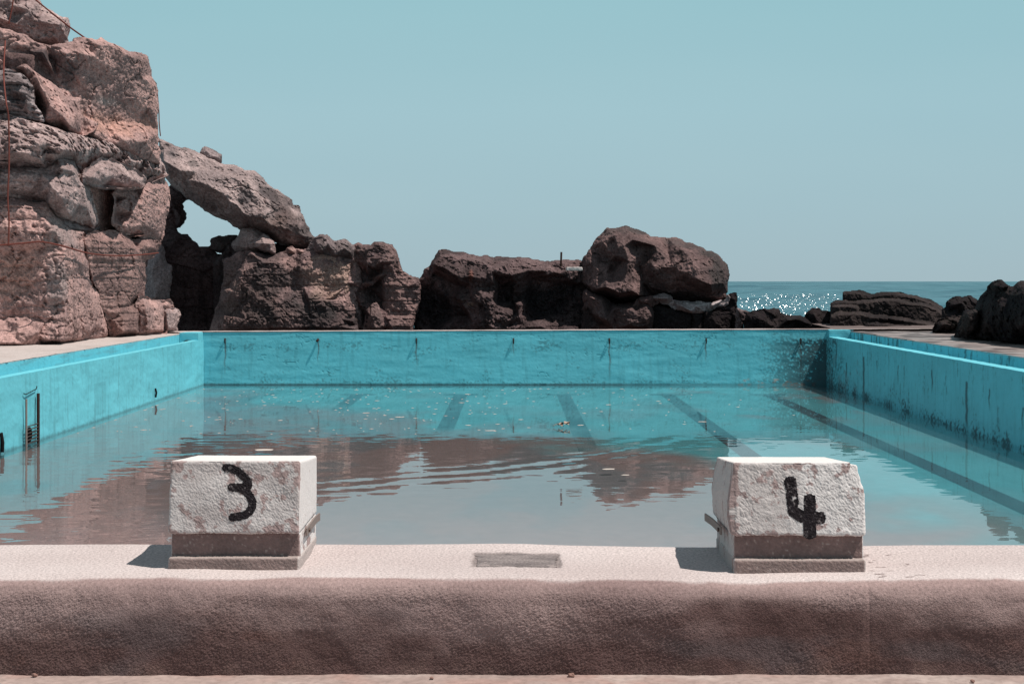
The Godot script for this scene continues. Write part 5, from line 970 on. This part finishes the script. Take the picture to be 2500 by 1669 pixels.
func build_parapet() -> void:
	var w := thing("parapet_wall", "low rounded concrete parapet in front with sunlit top and dark stained face", "parapet", Vector3(0, 0, -5.0))
	# outline of the section as (z, y), from the pool side over the top and down the front
	var sec := [Vector2(-0.645, 1.05), Vector2(-0.643, 1.19), Vector2(-0.62, 1.215), Vector2(-0.45, 1.216), Vector2(-0.25, 1.216), Vector2(-0.07, 1.215), Vector2(-0.022, 1.210), Vector2(0.006, 1.196), Vector2(0.022, 1.172), Vector2(0.032, 1.12), Vector2(0.039, 1.0), Vector2(0.045, 0.86)]
	var line := []
	for k in sec.size() - 1:
		for q in 24:
			line.append((sec[k] as Vector2).cubic_interpolate_in_time(sec[k + 1], sec[maxi(k - 1, 0)], sec[mini(k + 2, sec.size() - 1)], q / 24.0, (sec[k + 1] - sec[k]).length(), -(sec[k] - sec[maxi(k - 1, 0)]).length() if k > 0 else -0.1, (sec[k + 1] - sec[k]).length() + (sec[mini(k + 2, sec.size() - 1)] - sec[k + 1]).length() + 0.001))
	line.append(sec[sec.size() - 1])
	var run := [0.0]
	for k in line.size() - 1:
		run.append(run[k] + (line[k + 1] as Vector2).distance_to(line[k]))
	var total: float = run[run.size() - 1]
	for span in [[-2.35, 2.35, 1340, 400], [-9.0, -2.35, 260, 60], [2.35, 9.0, 260, 60]]:
		sheet(w, "wall_body", span[2], span[3], func(s: float, t: float):
			var x: float = lerpf(span[0], span[1], s)
			var g: float = t * total
			var k := 0
			var k_hi := run.size() - 2
			while k < k_hi:
				var mid := (k + k_hi + 1) / 2
				if run[mid] <= g: k = mid
				else: k_hi = mid - 1
			var f: float = clampf((g - run[k]) / maxf(1e-6, run[k + 1] - run[k]), 0.0, 1.0)
			var here: Vector2 = (line[k] as Vector2).lerp(line[k + 1], f)
			var z := here.x
			var y := here.y
			var front := smoothstep(-0.10, 0.03, z)
			var n := Vector3(0, 1.0 - front, front).normalized()
			if z < -0.64: n = Vector3(0, 0, -1)
			var top := smoothstep(1.05, 1.2, y)
			y += (parapet_top(x) - 1.215) * top
			var lump := n_lump.get_noise_3d(x * 1.6, y * 2.0, z * 2.0 + 3.0) * 0.016 + n_rough.get_noise_3d(x * 1.6, y * 1.6, z * 1.6 + 8.0) * 0.014
			var zone := smoothstep(-0.3, 0.25, n_rough.get_noise_3d(x * 0.9, y * 1.4, 3.0))
			var grain := n_fine.get_noise_3d(x * 10.0 + y * 6.0, y * 12.0 - x * 4.0, z * 11.0) * 0.6 + n_fine.get_noise_3d(x * 21.0, y * 22.0 + 30.0, z * 21.0) * 0.75
			var grit := lump * (0.15 + 0.85 * front) + grain * (0.0004 + 0.0032 * front * (0.3 + 0.7 * zone))
			grit -= 0.0025 * front * (1.0 - smoothstep(0.0, 0.02, absf(x - 1.30 - n_fine.get_noise_1d(y * 0.5) * 0.02))) + 0.004 * front * smoothstep(1.30, 1.31, x) * smoothstep(1.9, 1.4, x)
			# colours: pale lime-washed top, mauve-brown face, darker damp zone at the foot
			var a := n_col.get_noise_3d(x * 1.1, y * 2.0, z * 1.5)
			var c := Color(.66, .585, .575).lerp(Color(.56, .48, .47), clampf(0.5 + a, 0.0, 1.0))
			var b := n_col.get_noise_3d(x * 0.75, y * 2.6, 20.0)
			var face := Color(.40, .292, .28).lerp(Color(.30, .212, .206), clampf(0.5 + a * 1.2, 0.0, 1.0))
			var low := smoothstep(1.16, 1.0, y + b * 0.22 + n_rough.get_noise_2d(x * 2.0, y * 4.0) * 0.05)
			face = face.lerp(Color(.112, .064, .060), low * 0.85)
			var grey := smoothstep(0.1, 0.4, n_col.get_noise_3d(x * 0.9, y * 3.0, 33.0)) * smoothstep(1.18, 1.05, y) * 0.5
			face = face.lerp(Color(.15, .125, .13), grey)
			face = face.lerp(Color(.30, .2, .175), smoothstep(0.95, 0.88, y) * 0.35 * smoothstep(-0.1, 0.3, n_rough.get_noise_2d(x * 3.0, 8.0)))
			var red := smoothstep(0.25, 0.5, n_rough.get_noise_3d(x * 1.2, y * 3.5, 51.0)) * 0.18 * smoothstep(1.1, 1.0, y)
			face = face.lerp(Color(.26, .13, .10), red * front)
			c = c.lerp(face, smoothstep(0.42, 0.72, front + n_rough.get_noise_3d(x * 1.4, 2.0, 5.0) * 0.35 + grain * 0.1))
			c *= 1.0 + grain * 0.22
			if z < -0.02 and x > 1.36 and x < 1.55: c = c.lerp(Color(.2, .15, .145), smoothstep(0.34, 0.42, n_rough.get_noise_3d(x * 9.0, 1.0, z * 16.0)) * 0.8)
			# bare hollow between the two blocks
			if z < -0.16 and z > -0.52 and x > -0.22 and x < 0.26:
				var e := Vector2(maxf(0.0, absf(x - 0.018) - 0.165), maxf(0.0, absf(z + 0.335) - 0.125)).length() + n_rough.get_noise_2d(x * 6.0, z * 6.0) * 0.012
				grit -= 0.0045 * (1.0 - smoothstep(0.0, 0.010, e))
				c = c.lerp(Color(.20, .165, .16), (1.0 - smoothstep(0.0, 0.018, e)) * 0.75)
			c.a = 1.0
			shade = c
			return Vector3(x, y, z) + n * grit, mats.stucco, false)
	rough_box(w, "wall_core", Vector3(0, 0.56, -0.31), Vector3(24.0, 1.2, 0.62), 0.03, 0.5, func(p: Vector3, _n: Vector3):
		shade = Color(.36, .3, .28)
		return p, mats.stucco)
	sheet(w, "bare_patch", 90, 60, func(s: float, t: float):
		var x := 0.018 + lerpf(-0.158, 0.158, s)
		var z := -0.335 + lerpf(-0.118, 0.118, t)
		if s == 0.0 or s == 1.0: x += n_fine.get_noise_2d(z * 4.0, s * 9.0) * 0.016 - (s - 0.5) * 0.05 * (t - 0.3) 
		if t == 0.0 or t == 1.0: z += n_fine.get_noise_2d(x * 3.0, t * 5.0) * 0.018
		var a := n_rough.get_noise_3d(x * 3.0, 1.0, z * 14.0)
		var c := Color(.30, .26, .255).lerp(Color(.19, .165, .165), clampf(0.5 + a * 1.3, 0.0, 1.0)) * (1.0 + n_fine.get_noise_2d(x * 8.0, z * 14.0) * 0.3)
		c.a = 1.0
		shade = c
		return Vector3(x, parapet_top(x) - 0.0015 + n_fine.get_noise_2d(x * 6.0, z * 6.0) * 0.0012 + n_lump.get_noise_3d(x * 1.6, 2.43, z * 2.0 + 3.0) * 0.005, z), mats.stucco, true)


# ------------------------------------------------------------------ starting blocks
func near_stroke(p: Vector2, pts: Array) -> float:
	var best := 9.0
	for k in pts.size() - 1:
		var q := Geometry2D.get_closest_point_to_segment(p, pts[k], pts[k + 1])
		best = minf(best, p.distance_to(q))
	return best


func block_point(p: Vector3, n: Vector3, which: int) -> Vector3:
	# leaning, uneven, stuccoed; which = 3 or 4
	var q := p * 1.0 + Vector3(which * 5.0, 0, 0)
	var out := n_rough.get_noise_3dv(q * 3.0) * 0.007
	var zone := 0.35 + 0.65 * smoothstep(-0.35, 0.2, n_rough.get_noise_3dv(q * 2.2 + Vector3(3, 3, 3)))
	if which == 3: out += n_fine.get_noise_3dv(q * 13.0) * 0.0026 * (0.6 + 0.4 * zone)
	else: out += n_fine.get_noise_3dv(q * 12.0) * 0.0026 * zone + n_fine.get_noise_3dv(q * 3.5) * 0.0016
	if n.y > 0.7: out *= 0.2
	if n.x > 0.7 and which == 3: out *= 0.2
	var r := p + n * out
	if p.y > 0.14: r.z -= (p.y - 0.14) * 0.13 * smoothstep(-0.25, 0.0, p.z)
	if p.y > 0.14: r.y += p.z * 0.075 * (p.y - 0.14) / 0.275
	if which == 4 and p.y > 0.2 and p.x > 0.2: r -= Vector3(1.0, 0.5, 0.2) * 0.020 * smoothstep(0.34, 0.46, p.x + (p.y - 0.2) * 1.0 + n_rough.get_noise_3dv(q * 4.0) * 0.05)
	if which == 4 and n.x < -0.6: r.x -= 0.018 * sin(clampf((p.y - 0.1) / 0.29, 0, 1) * PI)
	return r


func paint_or_bare(p: Vector3, n: Vector3, which: int) -> Color:
	var q := p + Vector3(which * 7.0, 1.0, 0)
	var fine := n_fine.get_noise_3dv(q * 4.0)
	var white := Color(.72, .69, .685) * (1.0 + fine * 0.10)
	var bare := Color(.36, .275, .268) * (1.0 + fine * 0.4)
	var chip := n_rough.get_noise_3dv(q * 9.0) * 0.95 + n_rough.get_noise_3dv(q * 3.0) * 0.3 + fine * 0.4
	var edge := 0.0
	if n.z > 0.5:
		if which == 3:
			edge = 0.16 * smoothstep(0.16, 0.26, absf(p.x)) + 0.22 * smoothstep(0.21, 0.15, p.y) + 0.06 * smoothstep(0.33, 0.38, p.y)
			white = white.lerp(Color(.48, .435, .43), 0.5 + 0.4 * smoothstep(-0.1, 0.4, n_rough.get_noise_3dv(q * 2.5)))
		else:
			edge = 0.12 * smoothstep(-0.05, -0.22, p.x) + 0.5 * smoothstep(0.18, 0.155, p.y + absf(p.x + 0.12) * 0.25) * smoothstep(0.0, -0.05, p.x) + 0.42 * smoothstep(-0.215, -0.245, p.x) + 0.10 * smoothstep(0.32, 0.38, p.y) * smoothstep(0.1, -0.1, p.x)
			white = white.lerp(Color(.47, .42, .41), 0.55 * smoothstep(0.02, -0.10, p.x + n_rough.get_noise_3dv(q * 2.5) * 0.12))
		edge += 0.02
	elif n.x < -0.5:
		edge = 0.02 + 0.2 * smoothstep(-0.12, 0.0, p.z)
		chip = n_rough.get_noise_3d(q.x, q.y * 2.2, q.z * 11.0) + fine * 0.3
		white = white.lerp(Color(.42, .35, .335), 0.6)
	elif n.x > 0.5:
		edge = -0.3 + 0.55 * smoothstep(0.20, 0.12, p.y)
	elif n.y > 0.5:
		edge = -0.45
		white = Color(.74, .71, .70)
	var c := white.lerp(bare, smoothstep(0.30, 0.36, chip + edge))
	c.a = 1.0
	return c


func bare_color(p: Vector3, which: int) -> Color:
	var q := p + Vector3(which * 3.0, 2.0, 0)
	var fine := n_fine.get_noise_3dv(q * 6.0)
	var c := Color(.27, .185, .175).lerp(Color(.20, .14, .134), clampf(0.5 + n_rough.get_noise_3dv(q * 3.0) * 1.2, 0.0, 1.0))
	c = c.lerp(Color(.42, .36, .34), smoothstep(0.42, 0.55, fine) * 0.6)
	c *= 1.0 + fine * 0.25
	c.a = 1.0
	return c


func build_block(which: int, at: Vector3, yaw: float, strokes: Array, ends: Array, width: float, label: String) -> void:
	var b := thing("starting_block", label, "starting block", at, "numbered starting blocks on the parapet")
	b.rotation.y = yaw
	rough_box(b, "painted_block", Vector3(0, 0.278, -0.235), Vector3(0.500, 0.274, 0.47), 0.011, 0.0032, func(p: Vector3, n: Vector3):
		shade = paint_or_bare(p, n, which)
		return block_point(p, n, which), mats.paint)
	rough_box(b, "recessed_neck", Vector3(0, 0.093, -0.245), Vector3(0.494, 0.10, 0.43), 0.008, 0.005, func(p: Vector3, n: Vector3):
		shade = bare_color(p, which)
		if absf(n.x) > 0.5: shade = paint_or_bare(p, n, which)
		return p + n * (n_rough.get_noise_3dv(p * 5.0) * 0.004 + n_fine.get_noise_3dv(p * 9.0 + Vector3(which, 0, 0)) * 0.0018), mats.paint)
	rough_box(b, "base_ledge", Vector3(0, 0.018, -0.229), Vector3(0.500, 0.068, 0.462), 0.010, 0.004, func(p: Vector3, n: Vector3):
		shade = bare_color(p, which).lerp(Color(.40, .34, .32), smoothstep(0.3, 0.8, n.y) * 0.9)
		shade = shade.lerp(Color(.36, .29, .27), 0.35)
		if n.x > 0.5: shade = shade.lerp(Color(.52, .47, .455), 0.7)
		if n.x < -0.5: shade = paint_or_bare(p, n, which).lerp(shade, 0.4)
		return p + n * (n_rough.get_noise_3dv(p * 4.0 + Vector3(which, 0, 0)) * 0.003 + n_fine.get_noise_3dv(p * 11.0) * 0.0022), mats.paint)
	# painted number: a coat of black paint that follows the stucco under it
	var lo := Vector2(9, 9)
	var hi := Vector2(-9, -9)
	for st in strokes:
		for p in st:
			lo = lo.min(p)
			hi = hi.max(p)
	lo -= Vector2.ONE * width
	hi += Vector2.ONE * width
	var cell := 0.0013
	var nx := int((hi.x - lo.x) / cell)
	var ny := int((hi.y - lo.y) / cell)
	var on := PackedByteArray()
	var v := PackedVector3Array()
	var c := PackedColorArray()
	for j in ny + 1:
		for i in nx + 1:
			var p := lo + Vector2(i, j) * cell
			var best := 9.0
			for st in strokes:
				best = minf(best, near_stroke(p, st))
			var e := best + n_fine.get_noise_3d(p.x * 9.0, p.y * 9.0, which) * 0.002 + n_fine.get_noise_3d(p.x * 22.0, p.y * 22.0, which) * 0.003
			for q in ends:
				var a: Vector2 = q[0]
				var d: Vector2 = q[1]
				if p.x > a.x and p.x < d.x and p.y < a.y and p.y > d.y: e = minf(e, 0.0)
			var ok := e < width * 0.5
			if which == 4:
				# flakes that came off along the crack
				var crack := absf((p.y - 0.262) + (p.x + 0.005) * 1.1 + n_rough.get_noise_2d(p.x * 8.0, p.y * 8.0) * 0.02)
				if crack < 0.012 and p.x < 0.0 and n_rough.get_noise_2d(p.x * 16.0, p.y * 16.0) > 0.12: ok = false
				if Vector2((p.x - 0.075) * 0.6, p.y - 0.238 - n_fine.get_noise_2d(p.x * 5.0, 1.0) * 0.006).length() < 0.0065: ok = false
			on.append(1 if ok else 0)
			var q := block_point(Vector3(p.x, p.y, 0.0), Vector3(0, 0, 1), which)
			v.append(q + Vector3(0, 0, 0.0012))
			var k := n_fine.get_noise_3d(p.x * 7.0, p.y * 7.0, 5.0)
			c.append(Color(.024, .020, .023) * (1.0 + 0.6 * k) + Color(.11, .10, .10) * smoothstep(0.25, 0.55, k + n_rough.get_noise_2d(p.x * 6.0, p.y * 6.0) * 0.35))
	var idx := PackedInt32Array()
	for j in ny:
		for i in nx:
			var a := j * (nx + 1) + i
			var d := a + nx + 1
			if on[a] and on[a + 1] and on[d] and on[d + 1]: idx.append_array([a, d, a + 1, a + 1, d, d + 1])
	put(b, "painted_number", from_arrays(v, c, idx), mats.paint)
	# grip: a bent flat bar bolted to the side
	var sd := 1.0 if which == 3 else -1.0
	var path := smooth_path([Vector3(sd * 0.256, 0.125, -0.12), Vector3(sd * 0.256, 0.128, -0.25), Vector3(sd * 0.257, 0.131, -0.34), Vector3(sd * 0.260, 0.133, -0.38), Vector3(sd * 0.266, 0.136, -0.41)], 5)
	if which == 4: path = smooth_path([Vector3(sd * 0.270, 0.128, -0.17), Vector3(sd * 0.272, 0.128, -0.28), Vector3(sd * 0.276, 0.128, -0.38), Vector3(sd * 0.284, 0.13, -0.43), Vector3(sd * 0.290, 0.132, -0.47)], 5)
	var sv := PackedVector3Array()
	var si := PackedInt32Array()
	for k in path.size():
		var p: Vector3 = path[k]
		for e in [Vector3(0, 0.015, 0), Vector3(0, -0.015, 0), Vector3(sd * 0.006, -0.015, 0), Vector3(sd * 0.006, 0.015, 0)]:
			sv.append(p + e)
	for k in path.size() - 1:
		for e in 4:
			var a := k * 4 + e
			var a2 := k * 4 + (e + 1) % 4
			si.append_array([a, a + 4, a2, a2, a + 4, a2 + 4])
	var last := (path.size() - 1) * 4
	si.append_array([0, 1, 2, 0, 2, 3, last, last + 2, last + 1, last, last + 3, last + 2])
	var st2 := SurfaceTool.new()
	st2.begin(Mesh.PRIMITIVE_TRIANGLES)
	st2.set_smooth_group(-1)
	for k in si:
		st2.add_vertex(sv[k])
	st2.generate_normals()
	var grip := put(b, "grip", st2.commit(), mats.grey_metal)
	tube(grip, "bolt", [path[2] + Vector3(sd * 0.004, 0, 0), path[2] + Vector3(sd * 0.012, 0, 0)], 0.008, 8, mats.steel)


func build_blocks() -> void:
	var g3 := func(x: float, y: float) -> Vector2:     # read off the block's face
		return Vector2((380.0 + x / 4.611 - 574.0) * 0.00156, (1390.0 - 1080.0 - y / 4.611) * 0.00156)
	var three := [
		[g3.call(790, 285), g3.call(850, 288), g3.call(920, 320), g3.call(985, 370), g3.call(1040, 430), g3.call(1050, 470), g3.call(1030, 505)],
		[g3.call(1040, 490), g3.call(960, 500), g3.call(860, 495)],
		[g3.call(950, 505), g3.call(1020, 540), g3.call(1065, 590), g3.call(1098, 650), g3.call(1098, 710), g3.call(1070, 765), g3.call(1020, 800), g3.call(950, 820), g3.call(880, 828)]]
	build_block(3, Vector3(-1.060, 1.215, -5.165), 0.0, three, [[g3.call(757, 252), g3.call(800, 322)], [g3.call(828, 462), g3.call(885, 522)], [g3.call(848, 795), g3.call(890, 860)]], 0.033, "white stucco starting block with a hand-painted black 3")
	var g4 := func(x: float, y: float) -> Vector2:
		return Vector2((1640.0 + x / 4.195 - 1953.0) * 0.001555, (1393.0 - 1080.0 - y / 4.195) * 0.001555)
	var four := [
		[g4.call(1225, 395), g4.call(1232, 450), g4.call(1240, 540), g4.call(1250, 640), g4.call(1255, 690)],
		[g4.call(1255, 690), g4.call(1330, 735), g4.call(1420, 752), g4.call(1520, 750)],
		[g4.call(1420, 570), g4.call(1418, 650), g4.call(1412, 800), g4.call(1410, 905)]]
	build_block(4, Vector3(1.092, 1.212, -5.14), 0.0, four, [[g4.call(1183, 350), g4.call(1285, 440)], [g4.call(1362, 520), g4.call(1478, 620)], [g4.call(1342, 800), g4.call(1478, 950)]], 0.048, "chipped white starting block with a hand-painted black 4")


# ------------------------------------------------------------------ small things
func build_small() -> void:
	var lad := thing("ladder", "short rusty metal ladder standing in the water at the left pool wall", "ladder", Vector3(XL, 0, -19.26))
	tube(lad, "rail", [Vector3(0.05, 0.66, 0.24), Vector3(0.05, -0.06, 0.24)], 0.016, 8, mats.grey_metal)
	tube(lad, "rail", [Vector3(0.05, 0.70, -0.24), Vector3(0.05, -0.06, -0.24)], 0.023, 8, mats.rust)
	for k in 6:
		tube(lad, "rung", [Vector3(0.055, 0.03 + k * 0.048, 0.25), Vector3(0.055, 0.03 + k * 0.048, -0.26)], 0.008, 6, mats.steel)
	tube(lad, "top_wire", [Vector3(0.02, 0.74, 0.26), Vector3(0.03, 0.72, 0.20), Vector3(0.03, 0.765, -0.22), Vector3(0.02, 0.80, -0.27)], 0.007, 5, mats.black)
	var rope := func(label: String, pts: Array, r: float):
		var o: Node3D = tube(self, "cable", smooth_path(pts, 6), r, 6, mats.cable)
		tag(o, label, "cable", "rusty red cables on the cliff")
	rope.call("rusty red cable hanging down the left edge of the cliff", [Vector3(-9.486, 6.799, -25.400), Vector3(-9.217, 6.064, -24.600), Vector3(-8.911, 5.453, -23.900), Vector3(-8.868, 5.164, -23.900), Vector3(-8.861, 4.371, -23.900), Vector3(-8.882, 3.794, -23.900), Vector3(-8.861, 3.362, -23.900), Vector3(-8.875, 2.929, -23.900)], 0.014)
	rope.call("rusty red cable sagging across the lower cliff to the pillar", [Vector3(-9.537, 2.935, -24.134), Vector3(-9.146, 2.953, -24.256), Vector3(-8.751, 2.993, -24.378), Vector3(-8.485, 3.017, -24.459), Vector3(-8.188, 2.949, -24.676), Vector3(-8.216, 2.848, -26.315), Vector3(-8.136, 2.827, -27.806), Vector3(-7.926, 2.864, -28.872), Vector3(-7.759, 2.926, -29.770)], 0.016)
	rope.call("rusty red cable slanting over the sky-side top of the cliff", [Vector3(-9.491, 7.938, -26.663), Vector3(-9.209, 7.696, -26.779), Vector3(-8.996, 7.519, -26.866), Vector3(-8.848, 7.380, -27.209), Vector3(-8.699, 7.257, -27.623)], 0.016)
	rope.call("short rusty cable at the top left corner of the cliff", [Vector3(-9.720, 7.899, -26.475), Vector3(-9.754, 7.624, -26.461), Vector3(-9.809, 7.316, -26.438)], 0.014)
	rope.call("thin dark cable along the right edge of the cliff top block", [Vector3(-7.860, 6.513, -30.053), Vector3(-7.838, 6.085, -30.108), Vector3(-7.833, 5.814, -30.122), Vector3(-7.813, 5.526, -30.150)], 0.012)
	# floating flecks of scum, too many to count
	var rng := RandomNumberGenerator.new()
	rng.seed = 12
	var v := PackedVector3Array()
	var idx := PackedInt32Array()
	var spots := []
	for k in 420:
		var z := -rng.randf_range(20.5, 29.3)
		var x := rng.randfn(-3.0, 2.6)
		if rng.randf() < 0.35: x = rng.randf_range(-6.4, 5.0)
		if n_rough.get_noise_2d(x * 0.4, z * 0.4) < -0.12: continue
		spots.append([clampf(x, -6.6, 6.5), z, rng.randf_range(0.004, 0.024) * (1.0 + float(rng.randf() < 0.12))])
	for q in [[3.05, -16.6, .06], [3.9, -15.9, .055], [3.02, -15.2, .06], [-0.3, -11.2, .05], [0.86, -9.7, .05], [1.2, -16.7, .05], [1.35, -16.2, .03], [-3.4, -18.6, .09]]:
		spots.append(q)
	for q in spots:
		var f := v.size()
		v.append(Vector3(q[0], 0.006, q[1]))
		for s in 9:
			var r: float = q[2] * (0.7 + 0.6 * rng.randf())
			v.append(Vector3(q[0] + cos(TAU * s / 9) * r * 1.5, 0.002, q[1] + sin(TAU * s / 9) * r))
		for s in 9:
			idx.append_array([f, f + 1 + s, f + 1 + (s + 1) % 9])
	tag(put(self, "floating_scum", from_arrays(v, PackedColorArray(), idx), mats.foam), "white flecks of scum floating on the far half of the pool", "scum", "", "stuff")
	var leaf := thing("leaf_clump", "small pale clump of dead leaves floating in the middle of the pool", "leaf clump", Vector3(0.80, 0.0, -21.45))
	for k in 5:
		var a := k * 1.3
		sheet(leaf, "leaf", 4, 3, func(s: float, t: float):
			shade = Color(.40, .30, .24) * (0.7 + 0.1 * k)
			shade.a = 1.0
			var l := Vector2(s - 0.5, (t - 0.5) * sin(clampf(s, 0.05, 0.95) * PI) * 0.6) * 0.17
			var p := l.rotated(a)
			return Vector3(p.x + (k - 2) * 0.035, 0.012 + 0.035 * sin(s * PI) + 0.01 * k + 0.02 * absf(t - 0.5), p.y), mats.ground)
	for q in [["small reddish stone lying on the path below the patch, the larger one", 0.215, -4.93, .009], ["small reddish stone on the path, nearest to the lower picture edge", 0.135, -4.80, .008], ["tiny reddish stone on the path left of the bare patch", -0.29, -4.90, .005], ["brown twig end on the path in the far left corner", -1.735, -4.93, .008], ["dark scrap lying on the path near the right end of the parapet", 1.65, -4.86, .007]]:
		var at := Vector3(q[1], 0.883, q[2])
		var r: float = q[3]
		var o := rough_box(self, "stone", Vector3(0, r * 0.6, 0), Vector3(r * 2.4, r * 1.4, r * 1.6), r * 0.5, r * 0.35, func(p: Vector3, n: Vector3):
			shade = Color(.30, .18, .15)
			return p + n * n_fine.get_noise_3dv(p * 9.0 + at * 5.0) * r * 0.5, mats.ground)
		o.position = at
		tag(o, q[0], "stone")
